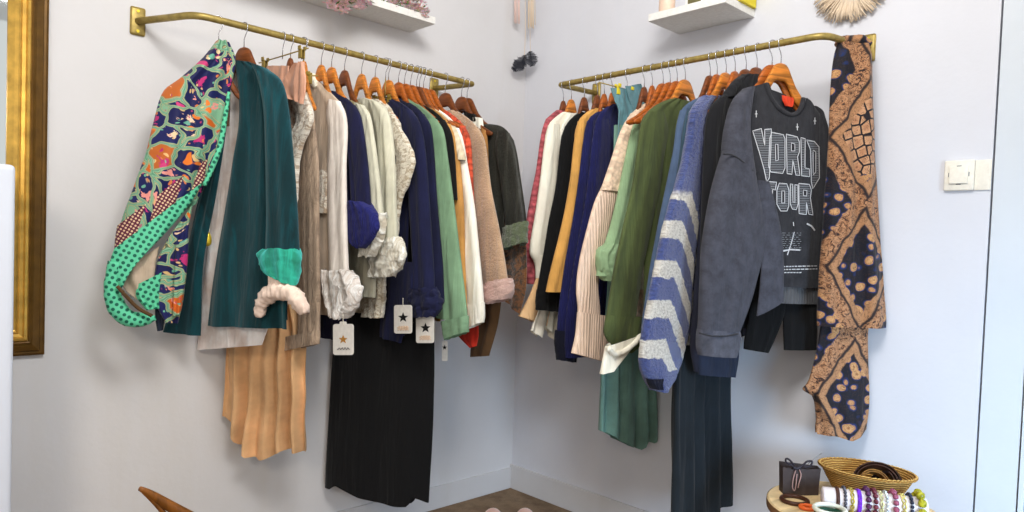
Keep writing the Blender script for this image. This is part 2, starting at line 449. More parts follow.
def clip_hanger(fr, label, s_clips, mat=None, zc=-.088, bar=.15, dt=0):
    h = thing('clip_hanger', label, 'hanger', fr.O, 'clip hangers on the rails', rotz(fr))
    k = hook_me.copy(); COL.objects.link(k); k.parent = h
    bm = bmesh.new(); tube_bm(bm, [Vector((-bar, 0, zc)), Vector((bar, 0, zc))], .0022, 8); tube_bm(bm, [Vector((0, 0, -.06)), Vector((0, 0, zc))], .002, 8)
    from_bm('cross_bar', bm, M['brass'], h)
    for s in s_clips:
        bm = bmesh.new()
        for d in (-1, 1):
            box(bm, (s-.009, -.001+d*.005-.002, zc-.026), (s+.009, -.001+d*.005+.002, zc+.002), .001)
            box(bm, (s-.007, d*.009-.002, zc+.0), (s+.007, d*.009+.002, zc+.012), .001)
        from_bm('clip', bm, mat or M['clip_brass'], h)
    return h

# ------------------------------------------------------------------ generic sleeved garment
def garment(name, label, cat, side, h, mat, edge, k, hem, phi=4, sw=.085, cuff=None, tone=1, body_in=.035, T=.026, ts=.012, fold=(.002, .006), group=None,
            far=None, hang='', sleeve_end=None, neck=None, bodymat=None, crum=0, hem_near=None, ToSleeve=.034, nfs=2, noh=False, sleeve=True):
    """edge: pixel points of the room-side outline from neck to sleeve end; k: index of the shoulder tip"""
    fr = rail(side, h, phi); r = thing(name, label, cat, fr.O, group or ('garments on the %s rail' % ('left' if side == 'L' else 'right')))
    tip = fr.px(*edge[k])[0]
    if not noh: make_hanger(fr, tone, hang, max(.34, min(1.0, (tip-.022)/.2)))
    far = far if far is not None else (-.165 if side == 'L' else -.185)
    E = [fr.px(x, y, 0) for x, y in edge]
    z0, zt = E[0][1], E[k][1]; rows = []
    for s, z in E[:k+1]:
        u = (z0-z)/max(.001, z0-zt); rows.append((far*u-(.05)*(1-u), z, s if s > -.02 else -.02, z))
    st = E[k][0]; zh = fr.px(edge[-1][0], hem)[1]
    nb = 5; sb = st-body_in; se = (hem_near if hem_near is not None else sb-.005)
    for i in range(1, nb+1):
        u = i/nb; rows.append((far-.0*u, zt+(zh-zt)*u, (sb+(se-sb)*u), zt+(zh-zt)*u))
    loft('body', fr, rows, bodymat or mat, r, T=T, fold=fold, nf=5, px=False, crum=crum, Tb=T*1.15)
    if not sleeve: return r, fr
    SE = [fr.px(x, y, ts) for x, y in edge[k-1:]]
    rows = []
    for i, (s, z) in enumerate(SE):
        wv = sw*(.55 if i == 0 else 1)
        rows.append((s-wv, z+(.012 if i == 0 else 0), s, z))
    loft('sleeve', fr, rows, mat, r, T=ToSleeve*.8, Tb=ToSleeve, t0=ts, fold=(.0015, .004), nf=nfs, px=False, crum=crum, m=40, seg=32)
    if cuff:
        cm, rows = cuff[0], cuff[1]; kw = cuff[2] if len(cuff) > 2 else {}
        d = dict(T=.05, t0=ts+.004, fold=(.002, .003), nf=3, crum=.004, crs=60); d.update(kw)
        loft('cuff', fr, rows, cm, r, **d)
    return r, fr
# ------------------------------------------------------------------ the room
M['wall_l'] = wallmat('left_wall_paint', (220, 219, 220), (206, 201, 192)); M['wall_r'] = wallmat('right_wall_paint', (221, 222, 228), (212, 216, 226))
M['base'] = wallmat('baseboard_paint', (214, 213, 214), (196, 190, 182)); M['ceil'] = wallmat('ceiling_paint', (235, 235, 235), (230, 230, 230))
def carpet():
    k = NT('brown_floor'); v = k.uv(src='Object'); a = k.noise(v, 9, 5, .65); b = k.noise(v, 220, 3)
    c = k.ramp(a.outputs['Fac'], [(.3, (104, 84, 66)), (.55, (138, 116, 92)), (.72, (122, 100, 84))])
    return k.out(c, k.bump(b.outputs['Fac'], .5, .01), .95)
M['floor'] = carpet()
def struct(name, lo, hi, mat, bevel=0):
    bm = bmesh.new(); box(bm, lo, hi, bevel); o = from_bm(name, bm, mat, smooth=False); o['kind'] = 'structure'; return o
struct('floor', (-4.2, -4.4, -.1), (.1, .1, 0), M['floor'])
struct('wall_left', (-4.2, 0, 0), (0, .1, 2.75), M['wall_l'])
struct('wall_right', (0, -1.862, 0), (.1, .1, 2.75), M['wall_r'])
struct('ceiling', (-4.2, -4.4, 2.75), (.1, .1, 2.85), M['ceil'])
struct('baseboard_left', (-4.2, -.009, 0), (-.012, 0, .098), M['base'], .002)
struct('baseboard_right', (-.012, -1.862, 0), (0, -.0, .112), M['base'], .002)
# door side on the right wall: a flat casing board, a groove, then the white door
M['doorpaint'] = wallmat('door_paint', (216, 222, 228), (206, 216, 230))
struct('trim_1', (.0, -1.962, 0), (.1, -1.867, 2.75), M['doorpaint'], .001)
struct('trim_2', (-.004, -1.978, 0), (.1, -1.966, 2.75), M['doorpaint'], .001)
struct('door_1', (.004, -3.3, 0), (.1, -1.983, 2.75), M['doorpaint'], .001)
M['gap'] = plain('shadow_gap_board', (92, 96, 104), .9)
struct('trim_3', (.03, -1.99, 0), (.1, -1.86, 2.74), M['gap'])

# ------------------------------------------------------------------ rails
def make_rail(name, label, pts, plates, pv):
    r = thing(name, label, 'clothes rail', pts[0], 'brass wall rails')
    bm = bmesh.new()
    # rounded corners
    P = [Vector(p) for p in pts]; path = [P[0]]
    for i in range(1, len(P)-1):
        a = (P[i-1]-P[i]).normalized(); b = (P[i+1]-P[i]).normalized(); q = .045 if i == 1 else .012
        for t in [j/8 for j in range(9)]:
            path.append(P[i]+a*q*(1-t)**2+b*q*t*t)
    path.append(P[-1])
    tube_bm(bm, [p-r.location for p in path], .0105, 14); from_bm('rail_tube', bm, M['brass'], r)
    for p in plates:
        bm = bmesh.new(); p = Vector(p)
        if pv == 'L': box(bm, (p.x-.021, -.007, p.z-.042), (p.x+.021, 0, p.z+.042), .006)
        else: box(bm, (-.007, p.y-.021, p.z-.042), (0, p.y+.021, p.z+.042), .006)
        bmesh.ops.translate(bm, verts=bm.verts, vec=-r.location)
        pl = from_bm('wall_plate', bm, M['brass'], r)
        for dz in (-.03, .03):
            bm = bmesh.new()
            n = Vector((0, -1, 0)) if pv == 'L' else Vector((-1, 0, 0))
            c = p + Vector((0, 0, dz))
            if pv == 'L': c.y = -.007
            else: c.x = -.007
            tube_bm(bm, [c-r.location, c+n*.002-r.location], .0045, 10); s = from_bm('screw', bm, M['bright_brass'], pl, smooth=False)
    return r
make_rail('clothes_rail', 'brass clothes rail on the left wall', [(-1.655, -.004, 1.772), (-1.555, -E_L, Z_L+.001), (-.49, -E_L, Z_L-.003), (-.53, -.004, 1.774)], [(-1.655, 0, 1.772), (-.53, 0, 1.774)], 'L')
make_rail('clothes_rail', 'brass clothes rail on the right wall', [(-.004, -1.518, 1.784), (-E_R, -1.478, Z_R-.001), (-E_R, -.432, Z_R+.003), (-.004, -.432, 1.79)], [(0, -1.518, 1.784), (0, -.432, 1.79)], 'R')

# ------------------------------------------------------------------ fabrics
def fb(key, *a, **k): M[key] = fabric(key, *a, **k)
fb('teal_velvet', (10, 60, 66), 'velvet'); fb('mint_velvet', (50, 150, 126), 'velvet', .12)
fb('blush', (255, 230, 216), 'satin'); fb('blush_stripe', (242, 218, 204), 'plain', .1)
fb('peach_satin', (222, 176, 152), 'satin', .1); fb('camel_pleat', (222, 184, 142), 'plain', .12); fb('taupe', (150, 134, 118), 'crinkle'); fb('linen_crush', (214, 202, 192), 'crinkle', .06); fb('ivory_crush', (214, 206, 188), 'crinkle', .06); fb('linen', (240, 230, 222), 'plain', .1)
fb('oat', (202, 186, 168), 'plain', .12); fb('navy_knit', (34, 36, 74), 'plain'); fb('royal', (46, 50, 122), 'knit', .12)
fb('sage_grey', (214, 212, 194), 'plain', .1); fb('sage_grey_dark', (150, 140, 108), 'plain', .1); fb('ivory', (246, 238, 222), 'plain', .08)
fb('navy', (34, 38, 74), 'plain', .2); fb('navy_deep', (30, 34, 68), 'plain'); fb('sage', (138, 168, 138), 'plain', .12); fb('black', (16, 16, 18), 'plain', .1)
fb('mustard', (200, 154, 92), 'plain', .14); fb('white', (250, 244, 232), 'plain', .05); fb('coral', (236, 112, 80), 'cable', .1); fb('red', (186, 54, 34), 'plain', .1)
fb('beige_knit', (204, 174, 144), 'fuzzy', .1); fb('pink_fur', (212, 180, 168), 'fuzzy', .08); fb('brown', (108, 82, 54), 'plain', .15)
fb('charcoal', (62, 62, 56), 'leather', .15); fb('olive_grey', (104, 114, 86), 'fuzzy', .14); fb('cream_rib', (226, 212, 186), 'rib', .08); fb('tan', (178, 134, 84), 'plain')
fb('pink_knit', (212, 118, 126), 'cable', .12); fb('cream', (250, 242, 226), 'plain', .05); fb('peach_lit', (232, 196, 152), 'plain', .08)
fb('ochre', (218, 172, 102), 'plain', .1); fb('blue_knit', (38, 42, 98), 'knit', .16); fb('ink', (24, 28, 50), 'plain')
fb('shell_knit', (246, 220, 200), 'rib', .06); fb('shell_lace', (244, 220, 196), 'lace', .06); fb('mint_cotton', (160, 186, 150), 'plain', .12)
fb('olive', (92, 102, 64), 'plain', .16); fb('satin_teal', (120, 160, 168), 'satin', .16); fb('green_pleat', (122, 154, 142), 'satin', .14)
fb('slate', (92, 110, 136), 'plain', .14); fb('petrol', (64, 86, 100), 'plain', .14); fb('graphite', (52, 54, 70), 'plain', .12)
fb('black_fleece', (32, 32, 36), 'plain', .12); fb('washed', (80, 81, 90), 'washed'); fb('washed_dark', (62, 62, 66), 'washed', .2); fb('washed_band', (88, 90, 96), 'washed')
fb('ribband', (92, 93, 102), 'washed'); fb('slate_dark', (56, 64, 84), 'plain', .12); fb('trouser', (40, 48, 54), 'plain', .16)
fb('grey_hem', (108, 108, 110), 'rib', .1); fb('orange_label', (214, 82, 52), 'plain', .1)
M['animal'] = animal('animal_print', (246, 238, 222), (190, 168, 142)); M['animal2'] = animal('animal_print_fluffy', (244, 236, 216), (194, 176, 146), 52)
M['rust'] = animal('rust_print', (126, 78, 34), (54, 40, 26), 36); M['paisley'] = paisley('paisley'); M['mintdot'] = dotted('mint_dots', (96, 204, 160), (16, 96, 78), 66); M['border'] = dotted('maroon_border', (96, 28, 56), (226, 196, 160), 110)
M['tapestry'] = tapestry('tapestry_print'); M['stripe'] = striped('striped_mohair')

# ================================================================== LEFT RAIL
LG = 'garments on the left rail'; RG = 'garments on the right rail'
# --- paisley wrap, turned out towards the room at the end of the rail
fp = Frame((-1.489, -E_L, Z_L), (.96, -.28), (-.28, -.96))
fh = fp
pw = thing('paisley_wrap', 'paisley wrap with mint dotted lining, first on the left rail', 'wrap', fp.O, LG)
make_hanger(fh, 2, 'wooden hanger hidden inside the paisley wrap', .35)
loft('sleeve', fp, [(216, 41, 229, 43), (202, 58, 235, 57), (180, 78, 234, 72), (163, 92, 230, 92), (153, 125, 227, 116), (146, 152, 220, 146), (136, 180, 211, 168), (124, 212, 205, 184), (114, 250, 196, 204)],
     M['paisley'], pw, T=.05, Tb=.09, fold=(.008, .012), nf=2.2, seg=56, m=48, flat=.9)
loft('border_band', fp, [(117, 226, 208, 158), (115, 238, 206, 172), (114, 249, 204, 183)], M['border'], pw, T=.10, t0=.0, fold=(.011, .012), nf=2.2)
ptube('piping', fp, [(229, 92), (225, 118), (220, 146), (212, 168), (204, 186)], [1.5, 2.4, 2.6, 2.6, 2], M['mintdot'], pw, t=.03, n=30)
loft('lining_band', fp, [(114, 249, 204, 181), (110, 262, 190, 204), (112, 280, 163, 236), (121, 290, 134, 264)], M['mintdot'], pw, T=.03, t0=.05, fold=(.003, .004), nf=2)
ptube('cuff_lining', fp, [(116, 262), (112, 284), (115, 304), (126, 317), (142, 320), (156, 318)], [7, 7.5, 8.5, 8.5, 7, 2], M['mintdot'], pw, t=.045, crum=.003)
loft('inner_fold', fp, [(124, 268, 160, 246), (121, 282, 156, 262), (136, 300, 153, 286)], M['oat'], pw, T=.02, t0=.02, fold=(.004, .006), nf=2, crum=.003)
loft('inner_lining', fp, [(138, 284, 162, 272), (136, 296, 160, 292), (146, 310, 160, 308)], M['mintdot'], pw, T=.02, t0=.03)
ptube('seam_edge', fp, [(117, 286), (126, 296), (138, 308), (152, 316)], 1.8, M['brown'], pw, t=.075)
loft('front_panel', fp, [(168, 238, 193, 203), (158, 258, 189, 228), (154, 282, 187, 262), (157, 306, 183, 300), (165, 322, 178, 323)], M['paisley'], pw, T=.03, t0=.02, fold=(.004, .008), nf=2.5)
loft('front_tail', fp, [(176, 240, 189, 238), (174, 280, 186, 278), (173, 316, 180, 314)], M['paisley'], pw, T=.02, t0=.045, fold=(.002, .004), nf=1)
loft('dark_lining', fp, [(155, 300, 166, 300), (155, 318, 164, 322), (157, 331, 163, 330)], M['slate_dark'], pw, T=.02, t0=0)

# --- blush blouse and teal velvet jacket on one hanger
ft = rail('L', 244.5, 20)
make_hanger(ft, 2, 'wooden hanger carrying the teal velvet jacket', .85)
bl = thing('blush_blouse', 'pale blush blouse showing under the teal velvet jacket', 'blouse', ft.O, LG)
loft('body', ft, [(229, 64, 246, 64), (224, 82, 268, 80), (215, 130, 276, 130), (212, 200, 280, 200), (203, 290, 280, 290), (197, 350, 262, 345)], M['blush'], bl, T=.012, fold=(.001, .003), nf=4, t0=-.008)
loft('neckline_trim', ft, [(227, 70, 229.5, 70), (226, 100, 229, 100), (225, 126, 228, 126)], M['brown'], bl, T=.006, t0=.016)
loft('sleeve', ft, [(269, 262, 286, 262), (270, 276, 285, 278), (270, 292, 288, 294)], M['blush_stripe'], bl, T=.035, t0=.05, fold=(.002, .003), nf=4)
ptube('cuff', ft, [(259, 317), (262, 304), (270, 294), (281, 291), (292, 294), (300, 304), (304, 314)], [4, 6.5, 8, 9, 8.5, 7.5, 4.5], M['blush_stripe'], bl, t=.055, crum=.007, n=40, seg=20, wav=.1)
tj = thing('velvet_jacket', 'deep teal velvet jacket with turned-back mint cuff', 'jacket', ft.O, LG)
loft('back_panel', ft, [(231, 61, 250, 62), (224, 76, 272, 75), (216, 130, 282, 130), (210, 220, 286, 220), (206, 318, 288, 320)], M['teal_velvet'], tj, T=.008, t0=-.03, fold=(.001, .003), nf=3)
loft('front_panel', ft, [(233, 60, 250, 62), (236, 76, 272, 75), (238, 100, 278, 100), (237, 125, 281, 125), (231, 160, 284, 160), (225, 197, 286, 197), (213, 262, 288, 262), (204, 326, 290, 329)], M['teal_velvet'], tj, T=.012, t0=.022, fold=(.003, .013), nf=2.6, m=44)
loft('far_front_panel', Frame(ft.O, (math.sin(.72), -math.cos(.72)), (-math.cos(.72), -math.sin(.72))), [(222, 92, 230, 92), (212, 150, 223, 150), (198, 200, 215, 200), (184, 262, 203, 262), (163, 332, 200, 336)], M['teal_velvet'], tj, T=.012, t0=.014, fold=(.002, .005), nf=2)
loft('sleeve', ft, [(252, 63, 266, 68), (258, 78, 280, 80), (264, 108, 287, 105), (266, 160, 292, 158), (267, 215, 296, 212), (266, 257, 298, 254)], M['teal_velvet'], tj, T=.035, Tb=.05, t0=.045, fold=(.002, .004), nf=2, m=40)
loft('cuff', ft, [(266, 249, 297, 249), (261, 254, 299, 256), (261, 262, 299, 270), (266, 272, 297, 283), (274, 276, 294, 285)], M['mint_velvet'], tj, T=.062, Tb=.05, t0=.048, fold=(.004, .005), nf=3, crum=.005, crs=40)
pd = thing('pendant_necklace', 'thin cord necklace with an amber drop hanging beside the teal jacket', 'necklace', ft.O)
ptube('cord', ft, [(207, 200), (204, 222), (206, 240)], .8, M['sage'], pd, t=.035); ptube('cord', ft, [(208, 200), (210, 218), (208.5, 234)], .8, M['cream'], pd, t=.035)
ptube('pendant', ft, [(208, 231), (208, 236), (208, 243), (207, 246)], [1.2, 3, 3.2, 1], M['bright_brass'], pd, t=.035)

# --- peach slip on a clip, camel pleated skirt further in
fs = rail('L', 283, 4)
clip_hanger(fs, 'clip hanger with a thin wire bar and the peach slip', (-.11, .115), zc=-.062)
ps = thing('peach_slip', 'pinched corner of a peach satin slip held by a clip', 'slip', fs.O, LG)
loft('slip_corner', fs, [(296, 64, 304, 62), (288, 73, 305, 70), (281, 83, 306, 82), (280, 92, 306, 92), (288, 98, 304, 104)], M['peach_satin'], ps, T=.016, t0=.012, fold=(.005, .006), nf=2.5, crum=.002)
loft('slip_body', fs, [(268, 66, 290, 66), (262, 90, 288, 90), (256, 160, 286, 160), (250, 300, 280, 300)], M['peach_satin'], ps, T=.012, t0=-.004, fold=(.003, .006), nf=3)
fs = rail('L', 304, 41)
clip_hanger(fs, 'clip hanger holding the camel pleated skirt', (-.04, .02), zc=-.11, bar=.05)
sk = thing('pleated_skirt', 'long camel pleated skirt hanging below the teal jacket', 'skirt', fs.O, LG)
loft('waist', fs, [(284, 96, 306, 100), (280, 104, 307, 106), (274, 114, 306, 116)], M['camel_pleat'], sk, T=.014, fold=(.003, .004), nf=3)
loft('pleats', fs, [(272, 110, 306, 110), (262, 180, 298, 180), (244, 260, 294, 260), (229, 330, 305, 335), (225, 380, 305, 390), (224, 418, 304, 450)], M['camel_pleat'], sk, T=.02, Tb=.03, fold=(.003, .026), nf=5.5, seg=120, m=60,
     hem=[(224, 416), (232, 424), (240, 444), (250, 456), (262, 459), (272, 456), (284, 449), (304, 452)])

# --- animal print top
garment('animal_print_blouse', 'cream and brown animal print blouse with a short sleeve', 'blouse', 'L', 291, M['animal'], [(284, 77), (296, 83), (305, 94), (311, 108), (313, 119), (308, 132), (301, 150), (298, 175), (296, 205)], 2, 262, 10, sw=.075, hang='brown hanger beside the clip with peach waistband', tone=2, T=.016, crum=.003)
# --- taupe crinkled tunic
r, f = garment('crinkled_tunic', 'taupe crinkled satin tunic hanging beside the teal sleeve', 'tunic', 'L', 304.5, M['taupe'], [(298, 82), (306, 92), (312, 108), (315, 130), (318, 170), (318, 230), (319, 290), (318, 344)], 2, 350, 8, sw=.1, hang='hanger carrying the taupe crinkled tunic', tone=0, T=.018, fold=(.002, .007), nfs=3)
loft('hem_band', f, [(283, 338, 319, 330), (282, 345, 319, 338), (282, 352, 318, 344)], M['taupe'], r, T=.04, t0=.012, fold=(.003, .005), nf=4)
# --- linen blouse
r, f = garment('linen_blouse', 'pale linen blouse with scrunched cuff and gold-star tag', 'blouse', 'L', 321.7, M['linen'], [(316, 80), (328, 90), (339, 101), (345, 113), (347, 130), (346, 165), (347, 220), (348, 272)], 3, 318, 6, sw=.098, hang='light hanger carrying the pale linen blouse', tone=0, nfs=1.4,
    cuff=(M['linen_crush'], [(326, 270, 349, 270), (323, 280, 356, 281), (323, 292, 360, 292), (327, 306, 356, 305), (336, 317, 346, 318)], dict(T=.055, crum=.008, crs=38, fold=(.006, .009), nf=3.2)), bodymat=M['oat'])
ptube('fringe_collar', f, [(309, 74), (313, 80), (316, 87)], [3.5, 4, 3], M['ivory'], r, t=.012, crum=.006, crs=60)
loft('lace_panel', f, [(316, 170, 331, 170), (314, 200, 330, 200), (312, 213, 329, 213)], M['animal'], r, T=.02, t0=.012, crum=.002)
# --- navy jumper with a balled cuff
garment('navy_jumper', 'navy jumper whose sleeve ends in a round blue balled cuff', 'jumper', 'L', 332, M['navy_knit'], [(334, 91), (345, 97), (354, 105), (360, 116), (364, 140), (368, 175), (370, 212)], 3, 346, 5, sw=.085, hang='light hanger carrying the navy jumper', tone=0,
    cuff=(M['royal'], [(352, 202, 366, 202), (348, 212, 375, 212), (347, 224, 378, 224), (348, 236, 375, 236), (353, 245, 368, 245), (358, 248, 363, 248)], dict(T=.07, Tb=.02, cap=True, fold=(.004, .006), nf=4, crum=.003)))
# --- sage grey shirts
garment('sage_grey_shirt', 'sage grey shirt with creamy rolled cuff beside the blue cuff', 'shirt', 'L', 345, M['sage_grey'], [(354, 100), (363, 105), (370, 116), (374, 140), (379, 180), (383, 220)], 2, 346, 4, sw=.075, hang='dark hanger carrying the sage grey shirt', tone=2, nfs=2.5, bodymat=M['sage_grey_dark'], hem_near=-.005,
    cuff=(M['ivory_crush'], [(371, 214, 384, 212), (366, 228, 384, 226), (362, 244, 380, 242), (362, 256, 372, 257)], dict(T=.045, crum=.006, crs=42, fold=(.005, .006), nf=3)))
garment('pale_sage_shirt', 'pale sage shirt with crumpled rolled cuff, second sage one', 'shirt', 'L', 362, M['sage_grey'], [(368, 98), (378, 102), (387, 112), (391, 130), (394, 170), (395, 210), (396, 240)], 2, 300, 4, sw=.085, hang='light hanger carrying the pale sage shirt', tone=0, nfs=2.2,
    cuff=(M['ivory_crush'], [(381, 238, 398, 237), (376, 248, 403, 246), (372, 262, 403, 260), (372, 277, 394, 276)], dict(T=.05, crum=.0075, crs=40, fold=(.006, .007), nf=3)))
# --- fluffy animal print
r, f = garment('fluffy_cardigan', 'fluffy cream animal print cardigan with bent elbow', 'cardigan', 'L', 375.6, M['animal2'], [(378, 99), (387, 104), (394, 114), (401, 128), (409, 143), (415, 160), (410, 180), (402, 200), (398, 225), (396, 250)], 3, 318, 4, sw=.09, hang='light hanger carrying the fluffy cardigan', tone=0, crum=.003, hem_near=.03)
loft('front_edge', f, [(368, 250, 386, 250), (365, 280, 385, 280), (363, 300, 384, 300), (363, 317, 382, 318)], M['animal2'], r, T=.03, t0=.018, crum=.004, crs=70)
# --- navy pair
r, f = garment('navy_jacket', 'navy cotton jacket with gathered cuff above the star tags', 'jacket', 'L', 389, M['navy'], [(388, 97), (400, 102), (411, 110), (419, 122), (424, 145), (428, 200), (431, 250), (434, 296)], 3, 341, 4, sw=.1, hang='light hanger carrying the navy cotton jacket', tone=0, nfs=1.6,
    cuff=(M['navy'], [(412, 288, 434, 288), (410, 300, 440, 298), (412, 311, 440, 309), (418, 317, 436, 316)], dict(T=.05, crum=.008, crs=45)))
loft('front_tail', f, [(385, 262, 418, 262), (382, 300, 412, 300), (380, 330, 404, 334), (380, 337, 402, 343)], M['navy'], r, T=.02, t0=.02, fold=(.003, .006), nf=2)
garment('navy_shirt_dress', 'dark navy shirt between the navy jacket and sage shirt', 'shirt', 'L', 399, M['navy_deep'], [(399, 98), (412, 104), (423, 114), (430, 126), (433, 150), (436, 200), (441, 260), (443, 302)], 3, 330, 4, sw=.08, hang='brown hanger carrying the dark navy shirt', tone=1, nfs=2)
# --- sage green shirt
r, f = garment('sage_shirt', 'sage green shirt with a wide cuff and edge-on tag', 'shirt', 'L', 405, M['sage'], [(410, 99), (424, 108), (436, 119), (443, 131), (447, 155), (453, 200), (459, 250), (465, 300), (467, 322)], 3, 300, 4, sw=.15, hang='orange hanger carrying the sage green shirt', tone=1, nfs=2.3, fold=(.002, .007),
    cuff=(M['sage'], [(442, 322, 467, 316), (443, 330, 467.5, 322), (445, 340, 467, 332)], dict(T=.045, crum=.002)))
# --- black, rib, mustard, white, coral, beige
garment('black_blouse', 'black top squeezed between sage shirt and coral jumper', 'top', 'L', 411, M['black'], [(420, 103), (433, 110), (444, 120), (451, 134), (454, 160), (456, 200)], 3, 230, 4, sw=.07, hang='orange hanger carrying the black top', tone=1, T=.018)
garment('mustard_shirt', 'mustard shirt seen as a strip beside the white sleeve', 'shirt', 'L', 417, M['mustard'], [(428, 106), (440, 113), (450, 124), (455, 138), (459, 160), (463, 210), (464, 260), (466, 310), (467, 330)], 3, 325, 4, sw=.07, hang='brown hanger carrying the mustard shirt', tone=2, T=.016)
garment('ribbed_shirt', 'cream ribbed top with a cap sleeve', 'top', 'L', 420, M['cream_rib'], [(434, 108), (445, 116), (454, 126), (459, 138), (463, 152), (465, 160)], 3, 240, 4, sw=.06, hang='orange hanger carrying the cream ribbed top', tone=1, T=.016)
garment('white_shirt', 'white shirt with long straight sleeve beside the beige knit', 'shirt', 'L', 424, M['white'], [(438, 109), (449, 117), (458, 128), (463, 142), (467, 165), (474, 205), (479, 250), (483, 290), (484, 316), (482, 322)], 3, 310, 4, sw=.085, hang='orange hanger carrying the white shirt', tone=1, nfs=1.2, T=.016,
    cuff=(M['white'], [(460, 305, 484, 302), (464, 318, 484, 314), (468, 329, 483, 322)], dict(T=.03, crum=.001)))
r, f = garment('coral_jumper', 'coral cable knit jumper', 'jumper', 'L', 430, M['coral'], [(440, 107), (453, 115), (464, 126), (470, 140), (472, 165), (474, 200), (478, 250), (480, 300)], 3, 322, 4, sw=.075, hang='orange hanger carrying the coral jumper', tone=1, T=.016)
loft('hem_tip', f, [(452, 300, 476, 300), (455, 330, 478, 328), (460, 338, 478, 336), (470, 348, 476, 346)], M['red'], r, T=.016, t0=.004, fold=(.001, .003), nf=2)  # coral hem in shade, the shade put into a darker red
r, f = garment('beige_cardigan', 'beige suede cardigan with fluffy pink turned-up cuff', 'cardigan', 'L', 445.6, M['beige_knit'], [(456, 110), (468, 118), (478, 128), (484, 140), (487, 158), (491, 190), (499, 230), (505, 265), (508, 288)], 3, 300, 3, sw=.125, hang='dark hanger carrying the beige cardigan', tone=2, nfs=1.3,
    cuff=(M['pink_fur'], [(485, 285, 509, 278), (482, 291, 511, 283), (482, 299, 511, 292), (485, 304, 508, 299)], dict(T=.08, crum=.004, crs=60)))
bd = thing('brown_dress', 'brown dress whose hem hangs below the beige cardigan', 'dress', rail('L', 452, 3).O, LG)
loft('skirt', rail('L', 452, 3), [(462, 135, 478, 135), (466, 200, 488, 200), (470, 280, 500, 280), (472, 320, 498, 318), (470, 357, 488, 356)], M['brown'], bd, T=.02, fold=(.002, .005), nf=2)
# --- end of the rail
fe = rail('L', 462, 2)
vt = thing('spotted_blouse', 'black and white top under the last hanger, tan edged', 'top', fe.O, LG)
make_hanger(fe, 2, 'brown hanger carrying the spotted top')
loft('body', fe, [(466, 116, 482, 118), (464, 124, 483, 126), (464, 132, 484, 134), (464, 200, 486, 200)], M['white'], vt, T=.018)
loft('collar', fe, [(464, 111, 474, 114), (466, 118, 477, 120), (470, 121, 476, 122)], M['black'], vt, T=.024, t0=.004, crum=.003)
loft('side_edge', fe, [(482, 127, 486, 130), (483, 150, 487.5, 150), (484, 190, 488, 190)], M['tan'], vt, T=.018, t0=.004)
rd = thing('rust_print_dress', 'rust brown print dress below the charcoal jacket sleeve', 'dress', rail('L', 471, 2).O, LG)
loft('skirt', rail('L', 471, 2), [(492, 140, 512, 140), (492, 200, 522, 200), (496, 250, 526, 250), (498, 290, 525.5, 290), (503, 296, 519, 314)], M['rust'], rd, T=.022, fold=(.002, .006), nf=2)
r, f = garment('charcoal_jacket', 'charcoal leather-look jacket with olive cuff, last before the corner', 'jacket', 'L', 467.5, M['charcoal'], [(490, 124), (501, 126), (509, 133), (515, 146), (520, 175), (525, 210), (527, 232)], 3, 240, 2, sw=.1, hang='wide brown hanger carrying the charcoal jacket', tone=2, nfs=1.3,
    cuff=(M['olive_grey'], [(504, 228, 527, 221), (503, 238, 527, 230), (504, 250, 526, 243)], dict(T=.05, crum=.004)))
# --- long black skirt
fk = rail('L', 386, 27)
clip_hanger(fk, 'clip hanger holding the long black skirt', (-.04, .02), zc=-.13, bar=.05)
bs = thing('long_black_skirt', 'long black skirt reaching almost to the floor', 'skirt', fk.O, LG)
loft('skirt', fk, [(370, 112, 396, 112), (352, 200, 412, 200), (338, 300, 433, 300), (332, 360, 434, 354), (328, 430, 432, 430), (325, 487, 428, 500)], M['black'], bs, T=.02, Tb=.05, fold=(.001, .007), nf=2, seg=90, m=50,
     hem=[(324, 487), (332, 488), (338, 484), (348, 489), (362, 496), (376, 500), (395, 504), (411, 505), (413, 497), (416, 497), (424, 501), (428, 503)])
# ================================================================== RIGHT RAIL
garment('pink_jumper', 'dusty pink knit jumper, nearest the corner on the right rail', 'jumper', 'R', 564, M['pink_knit'], [(557, 110), (551, 115), (545, 123), (541, 140), (537, 170), (531, 200), (527, 225), (526, 255), (528, 284)], 2, 290, 3, sw=.09, hang='hanger at the corner end of the right rail', tone=2)
r, f = garment('cream_shirt', 'cream shirt with a flared hem beside the pink jumper', 'shirt', 'R', 572, M['cream'], [(563, 112), (556, 117), (549, 125), (545, 145), (541, 180), (536, 215), (531, 252), (536, 264), (537, 280)], 3, 300, 3, sw=.09, hang='hanger carrying the cream shirt', tone=0, nfs=2)
loft('hem_flare', f, [(537, 278, 556, 278), (529, 298, 556, 298), (519, 316, 556, 330)], M['peach_lit'], r, T=.03, t0=.014, fold=(.002, .006), nf=2)  # cream hem with its warm light put into the colour
r2 = thing('white_ruffle_blouse', 'white blouse whose ruffled tip hangs below the black cuff', 'blouse', rail('R', 576, 3).O, RG)
loft('body', rail('R', 576, 3), [(569, 114, 580, 112), (560, 130, 584, 128), (553, 200, 580, 200), (543, 290, 572, 290), (540, 318, 566, 316)], M['white'], r2, T=.016, fold=(.002, .004), nf=3)
loft('ruffle', rail('R', 576, 3), [(538, 308, 560, 304), (534, 318, 558, 318), (530, 331, 557, 338)], M['white'], r2, T=.03, fold=(.006, .012), nf=3, hem=[(530, 330), (540, 338), (543, 326), (550, 334), (557, 342)])
